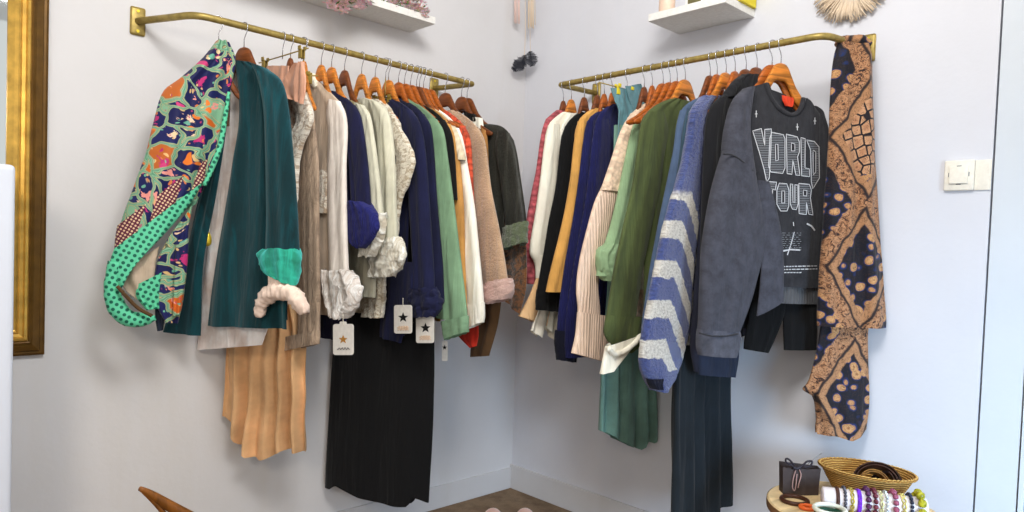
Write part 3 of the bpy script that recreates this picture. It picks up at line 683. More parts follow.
garment('black_cardigan', 'black cardigan between the cream shirt and ochre cardigan', 'cardigan', 'R', 585, M['black'], [(580, 112), (573, 117), (566, 126), (561, 145), (557, 185), (550, 220), (545, 252), (539, 285), (537, 298)], 3, 350, 3, sw=.1, hang='brown hanger carrying the black cardigan', tone=2, body_in=.06,
    cuff=(M['black'], [(538, 290, 562, 292), (537, 300, 562, 302), (537, 310, 560, 312)], dict(T=.045, crum=.003)))
garment('ochre_cardigan', 'ochre yellow cardigan with slim sleeve', 'cardigan', 'R', 598, M['ochre'], [(594, 108), (586, 113), (579, 121), (575, 142), (571, 180), (565, 215), (557, 250), (549, 282), (547, 292)], 3, 330, 3, sw=.075, hang='brown hanger carrying the ochre cardigan', tone=2, body_in=.07)
r, f = garment('navy_knit_jumper', 'navy knit jumper with a dark cuff beside the ochre cardigan', 'jumper', 'R', 605, M['blue_knit'], [(602, 110), (594, 114), (588, 121), (584, 142), (579, 185), (573, 225), (566, 265), (561, 300), (558, 335)], 3, 358, 3, sw=.09, hang='orange hanger carrying the navy knit jumper', tone=1,
    cuff=(M['ink'], [(556, 330, 575, 332), (556, 345, 576, 347), (558, 360, 574, 362)], dict(T=.045, crum=.002)))
garment('royal_navy_cardigan', 'royal navy cardigan beside the shell pink cardigan', 'cardigan', 'R', 613, M['blue_knit'], [(611, 104), (603, 110), (597, 120), (593, 140), (589, 180), (583, 220), (575, 265), (568, 310), (566, 345), (567, 358)], 3, 362, 3, sw=.1, hang='orange hanger carrying the royal navy cardigan', tone=1, body_in=.05)
# --- green pleated skirt hung by teal satin waist
fg = rail('R', 628, 4)
clip_hanger(fg, 'clip hanger with yellow clips holding the green skirt', (fg.px(618, 84)[0], fg.px(631, 81)[0]), M['clip_yellow'], zc=-.062)
gs = thing('pleated_skirt', 'green pleated skirt with clipped teal satin waist', 'skirt', fg.O, RG)
loft('waist', fg, [(609, 88, 627, 88), (613, 98, 629, 98), (617, 110, 630, 110), (616, 140, 636, 140)], M['satin_teal'], gs, T=.012, t0=0, fold=(.005, .007), nf=2.2, crum=.003)
loft('waist', fg, [(624, 86, 640, 84), (627, 97, 645, 98), (630, 110, 648, 112), (628, 140, 650, 140)], M['satin_teal'], gs, T=.012, t0=.004, fold=(.005, .007), nf=2.2, crum=.003)
loft('pleats', fg, [(614, 125, 650, 125), (612, 200, 652, 200), (606, 290, 654, 290), (600, 360, 656, 360), (598, 400, 658, 396), (597, 430, 658, 430)], M['green_pleat'], gs, T=.02, Tb=.04, fold=(.003, .017), nf=4.5, seg=100, m=50,
     hem=[(597, 430), (606, 432), (612, 437), (626, 444), (638, 449), (641, 440), (650, 442), (658, 430)])
# --- shell pink cardigan
r, f = garment('shell_pink_cardigan', 'shell pink knit cardigan with lacy top and ribbed sleeve', 'cardigan', 'R', 645, M['shell_knit'], [(646, 103), (638, 108), (629, 117), (622, 132), (614, 155), (606, 180), (596, 200), (588, 228), (580, 262), (577, 290), (579, 312), (577, 335), (573, 353)], 3, 340, 3, sw=.1, hang='brown hanger carrying the shell pink cardigan', tone=2, nfs=1.2, bodymat=M['shell_lace'])
loft('lace_yoke', f, [(632, 113, 648, 113), (622, 130, 644, 130), (613, 157, 632, 157), (604, 183, 626, 186), (601, 190, 624, 193)], M['shell_lace'], r, T=.044, t0=.014, fold=(.001, .001))
loft('rib_cuff', f, [(578, 312, 609, 316), (576, 335, 608, 340), (572, 353, 602, 361)], M['shell_knit'], r, T=.044, t0=.014, fold=(.001, .001))
garment('mint_shirt', 'pale mint cotton shirt with flared cuff beside the olive jacket', 'shirt', 'R', 653, M['mint_cotton'], [(652, 103), (645, 108), (638, 117), (632, 132), (627, 155), (621, 185), (612, 225), (602, 258), (598, 276)], 3, 290, 3, sw=.07, hang='orange hanger carrying the mint shirt', tone=1, bodymat=M['cream'],
    cuff=(M['mint_cotton'], [(606, 243, 620, 246), (599, 253, 618, 256), (599, 268, 617, 268), (604, 281, 616, 280)], dict(T=.05, crum=.005, crs=30, fold=(.004, .006), nf=3)))
# --- olive jacket
r, f = garment('olive_jacket', 'olive green jacket with cream cuff hanging over the pleated skirt', 'jacket', 'R', 686, M['olive'], [(672, 98), (658, 104), (648, 112), (641, 125), (637, 150), (632, 185), (622, 230), (613, 275), (607, 315), (605, 336)], 3, 330, 4, sw=.135, hang='light wide hanger carrying the olive jacket', tone=0, nfs=2.4, fold=(.003, .009), body_in=.05)
loft('sleeve_end', f, [(607, 315, 656, 318), (605, 334, 651, 338), (616, 352, 632, 353)], M['olive'], r, T=.05, Tb=.02, t0=.014, fold=(.003, .006), nf=3)
loft('cuff', f, [(606, 346, 640, 333), (603, 360, 632, 346), (601, 374, 612, 370)], M['cream'], r, T=.03, t0=.03, fold=(.003, .005), nf=1)
ptube('cuff_edge', f, [(608, 348), (615, 354), (626, 350), (641, 336)], 3.0, M['cream'], r, t=.045, crum=.001)
for i, hx in enumerate((664, 671, 678)):
    make_hanger(rail('R', hx, 4), 1, ['orange hanger behind the olive jacket hanger, farthest of three bare ones', 'orange hanger behind the olive jacket hanger, middle of three bare ones', 'orange hanger behind the olive jacket hanger, nearest of three bare ones'][i])
# --- slate and petrol shirts
garment('slate_shirt', 'slate blue shirt with thin pale edge beside the olive jacket', 'shirt', 'R', 711, M['slate'], [(700, 97), (690, 102), (682, 110), (678, 125), (675, 150), (668, 185), (660, 225), (651, 275), (645, 315), (643, 340)], 3, 380, 3, sw=.06, hang='brown hanger carrying the slate blue shirt', tone=2, T=.018)
garment('petrol_shirt', 'petrol blue shirt beside the striped mohair jumper', 'shirt', 'R', 718, M['petrol'], [(706, 97), (697, 102), (689, 110), (685, 125), (682, 150), (677, 185), (670, 225), (663, 275), (660, 320)], 3, 380, 3, sw=.06, hang='orange hanger carrying the petrol blue shirt', tone=1, T=.018)
# --- striped mohair
fm = rail('R', 727, 4); sj = thing('striped_jumper', 'fluffy blue jumper with white stripes on the sleeve', 'jumper', fm.O, RG)
make_hanger(fm, 0, 'light hanger carrying the striped blue jumper')
loft('body', fm, [(704, 96, 735, 96), (697, 106, 742, 106), (694, 120, 745, 120), (690, 200, 745, 200), (680, 300, 742, 300), (676, 345, 740, 345)], M['stripe'], sj, T=.02, t0=-.006, fold=(.001, .003))
loft('sleeve', fm, [(703, 96, 714, 97), (693, 110, 706, 110), (689, 135, 702, 135), (683, 165, 699, 165), (672, 200, 698, 200), (664, 228, 697, 228), (657, 262, 693, 262), (650, 296, 690, 296), (644, 330, 687, 330), (641, 358, 681, 355), (645, 377, 674, 374), (655, 391, 662, 391)],
     M['stripe'], sj, T=.045, Tb=.06, t0=.02, fold=(.003, .004), nf=1.3, crum=.003, crs=90, m=70, seg=56)
loft('cuff_opening', fm, [(648, 379, 662, 378), (650, 384, 660, 384), (653, 389, 660, 389)], M['ink'], sj, T=.03, t0=.042)
# --- graphite sweatshirt, black hoodie
garment('graphite_sweatshirt', 'dark graphite sweatshirt with slate cuff behind the washed grey sleeve', 'sweatshirt', 'R', 736, M['graphite'], [(727, 97), (716, 101), (708, 109), (704, 122), (702, 150), (701, 200), (699, 250), (695, 300), (692, 345), (696, 372)], 3, 340, 4, sw=.12, hang='orange hanger carrying the graphite sweatshirt', tone=1, T=.018)
fb2 = rail('R', 742, 5)
sc_ = thing('slate_sweatshirt', 'slate sweatshirt whose cuff shows below the washed grey cuff', 'sweatshirt', fb2.O, RG)
loft('sleeve', fb2, [(716, 110, 730, 110), (706, 160, 740, 160), (701, 260, 742, 260), (699, 345, 737, 345)], M['slate_dark'], sc_, T=.03, fold=(.002, .004), nf=2)
loft('cuff', fb2, [(699, 340, 738, 340), (699, 356, 737, 357), (700, 375, 733, 377)], M['slate_dark'], sc_, T=.036, t0=.006)
bh, fh2 = garment('black_hoodie', 'black fleece hoodie behind the washed grey sweatshirt', 'hoodie', 'R', 758, M['black_fleece'], [(748, 80), (733, 88), (719, 98), (711, 108), (707, 125), (705, 160), (703, 220), (702, 280)], 3, 330, 8, sw=.1, hang='brown hanger carrying the black hoodie', tone=2, T=.024)
loft('hood', fh2, [(744, 74, 757, 76), (735, 80, 762, 82), (728, 88, 768, 90), (722, 97, 770, 98)], M['black_fleece'], bh, T=.04, Tb=.05, t0=.01, crum=.003)
make_hanger(rail('R', 747, 6), 2, 'brown hanger peeping out of the black hoodie neck')
# --- black cropped leggings below
fl = rail('R', 773, 31); lg = thing('black_leggings', 'black cropped trousers whose two legs show under the grey sweatshirt', 'trousers', fl.O, RG)
make_hanger(fl, 1, 'orange hanger just behind the washed grey sweatshirt hanger')
loft('waist', fl, [(755, 200, 815, 200), (752, 270, 818, 270), (750, 300, 817, 303)], M['black'], lg, T=.02)
loft('leg', fl, [(752, 292, 786, 296), (749, 318, 784, 314), (745, 336, 776, 336), (744, 349, 768, 353)], M['black'], lg, T=.024, fold=(.001, .003))
loft('leg', fl, [(783, 290, 817, 292), (783, 320, 817, 320), (784, 350, 816, 350)], M['black'], lg, T=.024, fold=(.001, .003))
# --- washed grey sweatshirt
fw = rail('R', 782, 21); ws = thing('washed_sweatshirt', 'washed grey sweatshirt with outlined college lettering on the front', 'sweatshirt', fw.O, RG)
make_hanger(fw, 0, 'light hanger carrying the washed grey lettered sweatshirt')
body = loft('body', fw, [(744, 90, 813, 104), (744, 108, 823, 120), (747, 140, 826, 148), (754, 190, 827, 194), (764, 240, 823, 240), (770, 268, 819, 272), (772, 280, 818, 284)], M['washed_dark'], ws, T=.035, Tb=.05, t0=.004, fold=(.001, .004), nf=2, seg=140, m=60,
     topF=[(746, 89), (752, 86.5), (765, 83.5), (768, 92), (772, 100), (778, 108), (785, 113), (792, 115), (798, 112), (801, 106), (803, 98), (808, 101), (813, 106)],
     topB=[(746, 89), (752, 86.5), (765, 83.5), (775, 88), (790, 94), (803, 98), (808, 101), (813, 106)])
loft('hem_band', fw, [(771, 276, 819, 279), (772, 286, 818, 288)], M['washed_dark'], ws, T=.058, t0=.004, fold=(.003, .003), nf=2)
loft('under_hem', fw, [(772, 284, 818, 287), (774, 295, 818, 297), (776, 303, 818, 304)], M['grey_hem'], ws, T=.05, t0=-.002, fold=(.003, .003), nf=2)
ptube('collar', fw, [(765, 83), (768, 92), (772, 100), (778, 108), (785, 113), (792, 115), (798, 112), (801.5, 106), (803.5, 98)], 2.3, M['washed_dark'], ws, t=.02, n=40)
loft('neck_label', fw, [(782, 95, 794, 98), (782.5, 100, 794, 103), (786, 106, 792, 107)], M['orange_label'], ws, T=.003, t0=.0)
loft('shoulder_panel', fw, [(745, 88, 753, 86.5), (734, 100, 751, 99), (727, 122, 748, 126), (724, 142, 750, 152), (723, 160, 753, 174)], M['washed'], ws, T=.04, Tb=.066, t0=.026, fold=(.001, .002), nf=1.2)  # light on the shoulder side is put into this paler colour
loft('sleeve', fw, [(725, 150, 751, 162), (721, 160, 754, 178), (712, 192, 759, 200), (705, 232, 765, 224), (702, 255, 765, 245), (701, 275, 759, 268), (699, 300, 750, 298), (698, 332, 738, 330)], M['washed'], ws, T=.066, Tb=.07, t0=.036, fold=(.003, .010), nf=1.7, seg=60, m=56)
loft('cuff', fw, [(699, 329, 738, 331), (698, 336, 739, 336), (698, 347, 737, 349), (700, 355, 734, 357)], M['ribband'], ws, T=.062, t0=.042, fold=(.002, .003), nf=3)
ptube('cuff_seam', fw, [(699, 333), (712, 336), (726, 336), (738, 334)], .8, M['washed_dark'], ws, t=.074)
loft('side_flap', fw, [(757, 180, 769, 182), (762, 225, 780, 226), (762, 262, 784, 262), (760, 290, 784, 290), (757, 316, 784, 301)], M['washed'], ws, T=.016, t0=.055, fold=(.002, .004), nf=1)
ptube('shoulder_seam', fw, [(723.5, 154), (732, 155), (742, 161), (753, 171)], .9, M['washed_dark'], ws, t=.066)
# the far sleeve falls in front of the wall
loft('far_sleeve', fw, [(813, 106, 822, 116), (815, 130, 827, 132), (817, 180, 829, 180), (817, 240, 826, 240), (816, 282, 820, 284)], M['washed_dark'], ws, T=.04, t0=-.006, fold=(.001, .003), nf=2)
# --- lettering laid on the cloth
bpy.context.view_layer.update()
dg = bpy.context.evaluated_depsgraph_get()
bvh = BVHTree.FromObject(body, dg)
def on_cloth(x, y, lift=.0012):
    o = CAM - ws.location; d = ray(x, y).normalized(); h, n, i, q = bvh.ray_cast(o, d)
    if h is None:
        s, z = fw.px(x, y, .03); return fw.w(s, .03, z)-ws.location
    if n.dot(d) > 0: n = -n
    return h + n*lift
def strip(bm, pts, w, lift=.0014, closed=False):
    P = [Vector(p) for p in pts]
    if closed: P.append(P[0])
    Q = [P[0]]
    for a, b in zip(P, P[1:]):
        k = max(1, int((b-a).length/2.5)); Q += [a+(b-a)*((i+1)/k) for i in range(k)]
    prev = None
    for i, p in enumerate(Q):
        if closed: d = (Q[(i+1) if i < len(Q)-1 else 1]-Q[i-1 if i > 0 else -2])
        else: d = Q[min(i+1, len(Q)-1)]-Q[max(i-1, 0)]
        if d.length < 1e-6: d = Vector((1, 0))
        d.normalize(); n = Vector((-d.y, d.x))*w/2
        a = bm.verts.new(on_cloth(p.x+n.x, p.y+n.y, lift)); b = bm.verts.new(on_cloth(p.x-n.x, p.y-n.y, lift))
        if prev: bm.faces.new((prev[0], prev[1], b, a))
        prev = (a, b)
def hatch(bm, poly, holes=(), step=1.7, w=.7, lift=.001):
    ys = [p[1] for p in poly]; y = min(ys)+1.6
    while y < max(ys)-1.2:
        xs = []
        for pl in (poly, *holes):
            for a, b in zip(pl, pl[1:]+pl[:1]):
                if (a[1] <= y) != (b[1] <= y): xs.append(a[0]+(b[0]-a[0])*(y-a[1])/(b[1]-a[1]))
        xs.sort()
        for a, b in zip(xs[::2], xs[1::2]):
            if b-a > 2.2: strip(bm, [(a+.9, y), (b-.9, y)], w, lift)
        y += step
LET = {  # outline polygons, with holes, following the block letters WORLD / TOUR
 'W': ([(752.5, 131), (761, 128.6), (764.5, 146), (764.5, 129.5), (771, 129), (770.5, 150), (769, 178), (766.5, 182), (764, 170), (759, 152)], []),
 'O': ([(771.5, 132.3), (783, 134.8), (784.6, 139), (784.6, 168), (782.3, 173.4), (770.5, 172), (768.4, 166), (769.6, 138)], [[(775, 144), (777.6, 144.6), (778, 160), (775.4, 161)]]),
 'R': ([(786, 134.2), (797, 137), (799, 142), (799, 152), (797.2, 157), (799.6, 175.4), (795.6, 175), (792.6, 160), (791.6, 174.4), (786.8, 173.6)], [[(791, 143), (794.6, 144), (794.6, 151), (791, 151)]]),
 'L': ([(800.6, 137.6), (804.8, 138.8), (804.6, 168), (809, 169), (809.2, 176.6), (801.4, 175.8)], []),
 'D': ([(806.4, 140), (814, 141.6), (818.6, 147), (819, 178), (812.4, 188.8), (811, 182), (810.2, 150)], [[(812.6, 150), (815.4, 152), (815.4, 172), (812.8, 175)]]),
 't': ([(767, 181.6), (776.2, 182.2), (775, 190), (772.4, 189.4), (771.4, 205), (768.4, 203), (768.8, 188), (766.8, 187.6)], []),
 'o': ([(779, 183.2), (786.4, 183.8), (788.6, 190), (788.4, 206), (786.6, 211), (780.4, 211), (776.6, 204), (776.6, 190)], [[(781.4, 191), (784.4, 191), (784.4, 203), (781.4, 203)]]),
 'u': ([(790, 184), (792.4, 184.4), (792.6, 202), (794.6, 202.4), (794.6, 184.8), (797.6, 185), (797.8, 204), (796, 209.6), (792, 209), (790, 204)], []),
 'r': ([(798.6, 183.4), (809, 184.4), (811, 190), (810, 198), (812.6, 215), (808.4, 214), (806, 202), (806, 214.4), (798.8, 213.6)], [[(803, 190), (806.6, 190.6), (806.4, 196), (803, 195.6)]]),
}
M['print_white'] = plain('white_print', (204, 204, 206), .8); M['print_grey'] = plain('grey_print', (132, 134, 138), .85)
bm = bmesh.new()
for k, (poly, holes) in LET.items():
    strip(bm, poly, .85, closed=True)
    cx = sum(p[0] for p in poly)/len(poly); cy = sum(p[1] for p in poly)/len(poly)
    for hpoly in holes: strip(bm, hpoly, .8, closed=True)
for x, y in ((756, 114), (797, 127), (814.5, 121)):
    strip(bm, [(x, y-3.4), (x, y+3.4)], .8); strip(bm, [(x-1.3, y), (x+1.3, y)], .8)
for y0 in (266.6, 269.6):
    x = 780.0
    while x < 816:
        L = random.uniform(1.6, 4); strip(bm, [(x, y0-(x-780)*.02), (min(817, x+L), y0-(min(817, x+L)-780)*.02)], 1.0); x += L+.8
x = 781
while x < 802: strip(bm, [(x, 272.6), (x+2.2, 272.5)], 1.0); x += 3
strip(bm, [(794, 232), (791, 243), (787, 255)], 1.0); strip(bm, [(783, 251), (790, 249.5), (800, 250)], 1.5)
strip(bm, [(806.5, 223.6), (811, 226), (814.5, 230.5)], 1.6); strip(bm, [(793, 222), (793.4, 226)], .9)
nw = len(bm.faces)
for poly, holes in LET.values(): hatch(bm, poly, holes)
for i in range(9):
    y = 233+i*2.1; x = 779.5+random.uniform(0, 3)
    while x < 800: L = random.uniform(1, 4); strip(bm, [(x, y), (min(801, x+L), y)], .6); x += L+random.uniform(.8, 3)
bm.faces.ensure_lookup_table()
for f in bm.faces[nw:]: f.material_index = 1
from_bm('lettering', bm, M['print_white'], ws).data.materials.append(M['print_grey'])

# --- dark pleated trousers
fd = rail('R', 722, 4); tr = thing('pleated_trousers', 'dark blue wide pleated trousers hanging to the bottom of the picture', 'trousers', fd.O, RG)
loft('trouser_leg', fd, [(700, 112, 712, 112), (690, 200, 712, 200), (680, 300, 706, 300), (674, 365, 704, 365), (673, 440, 702, 440), (671, 540, 704, 540)], M['trouser'], tr, T=.03, Tb=.05, fold=(.003, .014), nf=2.6, seg=70, m=50)
loft('trouser_leg', fd, [(712, 112, 724, 112), (708, 200, 730, 200), (704, 300, 730, 300), (700, 365, 729, 365), (699, 440, 730, 440), (700, 516, 730, 500)], M['trouser'], tr, T=.03, Tb=.05, t0=-.012, fold=(.003, .014), nf=2.4, seg=70, m=50)

# --- tapestry scarf knotted over the end of the right rail
fc = Frame((-.10, -1.51, 1.784), (-.70, .71), (-.71, -.70))
sf = thing('tapestry_scarf', 'long tan and navy patterned scarf draped over the near end of the right rail', 'scarf', fc.O)
loft('upper_fall', fc, [(838, 42, 870, 46), (834, 56, 873, 56), (831, 90, 874, 90), (829, 150, 876, 150), (825, 200, 879, 200), (821, 260, 883, 260), (818, 312, 887, 318), (818, 326, 887, 328)], M['tapestry'], sf, T=.035, Tb=.05, t0=.02, fold=(.009, .011), nf=2.1, seg=90, m=60, slant=.5)
loft('lower_fall', fc, [(822, 310, 872, 310), (820, 332, 868, 332), (815, 360, 868, 360), (807, 388, 869, 388), (803, 402, 869, 404), (816, 418, 868, 420), (816, 434, 866, 436)], M['tapestry'], sf, T=.03, Tb=.04, t0=-.004, fold=(.003, .008), nf=2.2, seg=80, m=50, hem=[(803, 404), (815, 408), (817, 434), (830, 434), (850, 440), (857, 436), (867, 428)])
ptube('fold_over', fc, [(836, 46), (842, 41), (852, 40), (862, 41), (870, 45)], [3, 4.5, 5, 5, 4], M['tapestry'], sf, t=.012, crum=.004)
WORLD, EXPO = .82, 0
LIGHTS = {
 'ceiling_spot': ((-1.6, -1.8, 2.7), (-.6, -.6, 1.6), 1.0, 62, (1, .98, .95)),
 'window_light': ((-1.3, -3.5, .9), (.0, -1.75, .35), .8, 10, (.5, .73, 1), 70),
 'added_bounce_low_left': ((-3.2, -2.6, 1.9), (-1.9, 0, .5), .5, 5, (1, .86, .7), 90),  # unseen fill added for warm bounce on the lower left wall
}
# ================================================================== tags
M['card'] = plain('white_card', (238, 234, 226), .7); M['star_black'] = plain('black_star', (22, 22, 24), .6); M['star_gold'] = plain('gold_star', (196, 140, 60), .4, .3); M['string'] = plain('tag_string', (225, 220, 205), .9)
M['tan_print'] = plain('tan_print', (222, 186, 150), .8); M['grey_ink'] = plain('grey_ink', (90, 88, 86), .8)
def poly_plate(fr, name, pts, t, th, mat, parent, seg_dir=1):
    bm = bmesh.new(); A = []; B = []
    for x, y in pts:
        s, z = fr.px(x, y, t); A.append(bm.verts.new(fr.w(s, t, z)-parent.location)); B.append(bm.verts.new(fr.w(s, t-th, z)-parent.location))
    bm.faces.new(A); bm.faces.new(B[::-1])
    for i in range(len(A)): bm.faces.new((A[i], B[i], B[(i+1) % len(A)], A[(i+1) % len(A)]))
    return from_bm(name, bm, mat, parent, smooth=False)
def rrect(x0, y0, x1, y1, r, arch=0):
    P = []
    for cx, cy, a0 in ((x1-r, y0+r, -90), (x1-r, y1-r, 0), (x0+r, y1-r, 90), (x0+r, y0+r, 180)):
        for i in range(5):
            a = math.radians(a0+i*22.5); P.append((cx+r*math.cos(a), cy+r*math.sin(a)))
    return P
def star(cx, cy, R, k=.42): return [(cx+(R if i % 2 == 0 else R*k)*math.sin(math.pi*i/5), cy-(R if i % 2 == 0 else R*k)*math.cos(math.pi*i/5)) for i in range(10)]
def price_tag(fr, t, rect, r, starp, smat, label, hang_from, tab=None, script=True):
    s, z = fr.px((rect[0]+rect[2])/2, rect[1], t)
    o = thing('price_tag', label, 'price tag', fr.w(s, t, z), 'card tags with stars')
    poly_plate(fr, 'card', rrect(*rect, r), t, .0012, M['card'], o)
    if tab: poly_plate(fr, 'hanging_tab', rrect(*tab, 1.5), t-.0004, .0008, M['card'], o)
    if starp: poly_plate(fr, 'star', star(*starp), t+.0008, .0008, smat, o)
    if script:
        x0, y0, x1, y1 = rect; yy = y0+(y1-y0)*(.8 if script == 1 else .78)
        pts = [(x0+(x1-x0)*(.2+.6*i/14), yy+1.1*math.sin(i*1.9)*(1.3 if i % 3 == 0 else .8)) for i in range(15)]
        ptube('lettering', fr, pts, .35, M['grey_ink'] if script == 1 else M['tan_print'], o, t=t+.001, n=40, seg=6)
        if script == 2:
            ptube('lettering', fr, [(p[0], p[1]+2.2) for p in pts[::-1]], .35, M['tan_print'], o, t=t+.001, n=40, seg=6)
    ptube('string', fr, [((rect[0]+rect[2])/2, rect[1]+2), hang_from], .3, M['string'], o, t=t+.001, n=6, seg=6)
    return o
price_tag(rail('L', 321.7, 6), .075, (333, 324, 353.5, 355), 2.5, (343, 339.5, 4.6), M['star_gold'], 'white card tag with a gold star hanging below the scrunched linen cuff', (343, 314), (339.5, 321.5, 346.5, 327), 1)
price_tag(rail('L', 389, 4), .062, (394, 305, 412, 333.5), 2.2, (403, 317.5, 5.2), M['star_black'], 'left of the two white tags with black stars, before the navy jacket', (403, 298), None, 2)
price_tag(rail('L', 399, 4), .062, (416, 315, 434, 343), 2.2, (425.4, 328, 5.2), M['star_black'], 'right of the two white tags with black stars, above the black skirt', (425, 306), None, 2)
f4 = Frame(rail('L', 405, 4).O, (.55, -.83), (-.83, -.55))
price_tag(f4, .03, (441.8, 341, 447.5, 361), 1.2, (444.6, 347.5, 2.6), M['star_black'], 'narrow white tag turned edge-on under the sage green cuff', (443.4, 332), None, 0)

# ================================================================== shelves and what stands on them
M['shelf'] = plain('white_shelf', (232, 231, 226), .6)
def shelf(label, lo, hi):
    bm = bmesh.new(); box(bm, lo, hi, .0015); o = from_bm('wall_shelf', bm, M['shelf'], smooth=False); return tag(o, label, 'shelf')
ZS = 1.974
qa = on_z(440.5, 25.8, ZS)
shelf('white floating shelf with pink flowers on the left wall', (-1.75, qa.y, ZS), (-.655, 0, ZS+.026))
ZT = 1.961; qb = on_z(642.3, 23, ZT); qc = on_z(718.9, 2, ZT)
shelf('short white floating shelf on the right wall', (qb.x, -1.131, ZT), (0, -.824, ZT+.026))
M['pink_petal'] = plain('pink_petal', (255, 214, 218), .8, 0, 0, 60, .04); M['pink_petal'].node_tree.nodes['Principled BSDF'].inputs['Subsurface Weight'].default_value = .7; M['pink_petal'].node_tree.nodes['Principled BSDF'].inputs['Subsurface Scale'].default_value = .02; M['leaf'] = plain('leaf_green', (96, 122, 66), .7, 0, .2, 50, .25); M['cream_petal'] = plain('cream_petal', (226, 206, 178), .8, 0, .2)
def flower_spray(label, pts, seed, droop):
    rng = random.Random(seed); o = thing('flower_spray', label, 'flowers', pts[0], 'pink flowers on the left shelf')
    bm = bmesh.new(); bl_ = bmesh.new(); bst = bmesh.new(); bc = bmesh.new()
    base = Vector((pts[0][0], -.02 if not droop else pts[0][1]+.03, ZS+.026))
    for p in pts:
        p = Vector(p)
        tube_bm(bst, [base-o.location, (base+p)/2+Vector((0, 0, .03))-o.location, p-o.location], .0016, 6)
        for i in range(22):
            c = p + Vector((rng.gauss(0, .010), rng.gauss(0, .008), rng.gauss(0, .012)))
            tgt = bm if rng.random() < .85 else bc
            for k in range(5):      # five cupped petals
                a = k*1.2566+rng.random(); d = Vector((math.cos(a), math.sin(a), rng.uniform(-.2, .5))); n = Vector((-math.sin(a), math.cos(a), 0))
                q = c-o.location; R = .0095
                vs = [tgt.verts.new(q), tgt.verts.new(q+d*R*.6+n*R*.45+Vector((0, 0, .001))), tgt.verts.new(q+d*R*1.1+Vector((0, 0, .003))), tgt.verts.new(q+d*R*.6-n*R*.45)]
                tgt.faces.new(vs)
        for i in range(3):
            c = p + Vector((rng.gauss(0, .02), rng.gauss(0, .012), rng.uniform(.0, .02)))-o.location; d = Vector((rng.gauss(0, 1), rng.gauss(0, 1), rng.gauss(0, .5))).normalized(); n = d.cross(Vector((0, 0, 1))).normalized()
            vs = [bl_.verts.new(c), bl_.verts.new(c+d*.012+n*.005), bl_.verts.new(c+d*.026), bl_.verts.new(c+d*.012-n*.005)]; bl_.faces.new(vs)
    from_bm('blossoms', bm, M['pink_petal'], o); from_bm('buds', bc, M['cream_petal'], o); from_bm('leaves', bl_, M['leaf'], o); from_bm('stems', bst, M['leaf'], o)
def fpts(px, Y): return [tuple(on_y(x, y, Y)) for x, y in px]
yf = qa.y-.012
flower_spray('pink flower cluster drooping over the shelf front, farthest from the corner', fpts([(328, -2), (333, 3), (340, 4), (344, 8), (336, -8), (346, 1)], yf), 1, True)
flower_spray('pink flower cluster drooping over the middle of the shelf front', fpts([(354, 0), (360, 3), (366, 1), (357, -6), (364, -5)], yf), 2, True)
flower_spray('bushy pink flowers standing on the shelf end nearest the corner', fpts([(391, -2), (397, 0), (403, 1), (409, 4), (415, 6), (421, 10), (408, -5), (418, 0), (423, 13)], yf+.016), 3, False)
# right shelf
M['peach_wax'] = plain('peach_glass', (236, 206, 184), .35); M['cap'] = plain('pale_cap', (226, 222, 214), .5); M['olive_card'] = plain('olive_card', (104, 98, 62), .6); M['yellow'] = plain('yellow_card', (226, 206, 50), .6); M['black_card'] = plain('black_card', (26, 28, 24), .6); M['lime'] = plain('green_card', (150, 170, 90), .6)
zt = ZT+.026
c = on_z(666, 9, zt); cy = (-.06, -.99)
p0 = on_x(667, 6, qb.x+.04)
o = thing('candle', 'peach coloured candle at the corner end of the right shelf', 'candle', (p0.x, p0.y, zt))
bm = bmesh.new(); lathe_bm(bm, [(0, 0), (.026, 0), (.029, .004), (.029, .085), (.026, .088), (.0, .086)], 28); from_bm('wax_body', bm, M['peach_wax'], o)
bm = bmesh.new(); tube_bm(bm, [Vector((0, 0, .085)), Vector((.001, 0, .1))], .0012, 6); from_bm('wick', bm, M['black_card'], o)
p1 = on_x(695, 1, qb.x+.05)
o = thing('framed_card', 'olive card in a white frame on the right shelf', 'picture frame', (p1.x, p1.y, zt))
bm = bmesh.new(); w, h = .035, .1
for lo, hi in (((-.006, -w, 0), (.006, -w+.008, h)), ((-.006, w-.008, 0), (.006, w, h)), ((-.006, -w, 0), (.006, w, .008)), ((-.006, -w, h-.008), (.006, w, h))): box(bm, lo, hi, .001)
from_bm('frame_border', bm, M['shelf'], o, smooth=False)
bm = bmesh.new(); box(bm, (-.003, -w+.007, .007), (.004, w-.007, h-.007)); from_bm('card', bm, M['olive_card'], o, smooth=False)
for i, (px_, mt, nm, lab) in enumerate(((736, 'lime', 'small_book', 'pale green booklet on the right shelf'), (742, 'black_card', 'small_book', 'black booklet between the green and yellow ones on the right shelf'), (747.5, 'yellow', 'small_book', 'yellow booklet on the near end of the right shelf'))):
    yv = on_x(px_, 8, -.06).y; bm = bmesh.new(); box(bm, (-.055, -.006, 0), (.05, .006, .12), .0012); o = from_bm('booklet', bm, M[mt], None, (-.062, yv, zt), smooth=False); tag(o, lab, 'booklet', 'booklets on the right shelf')

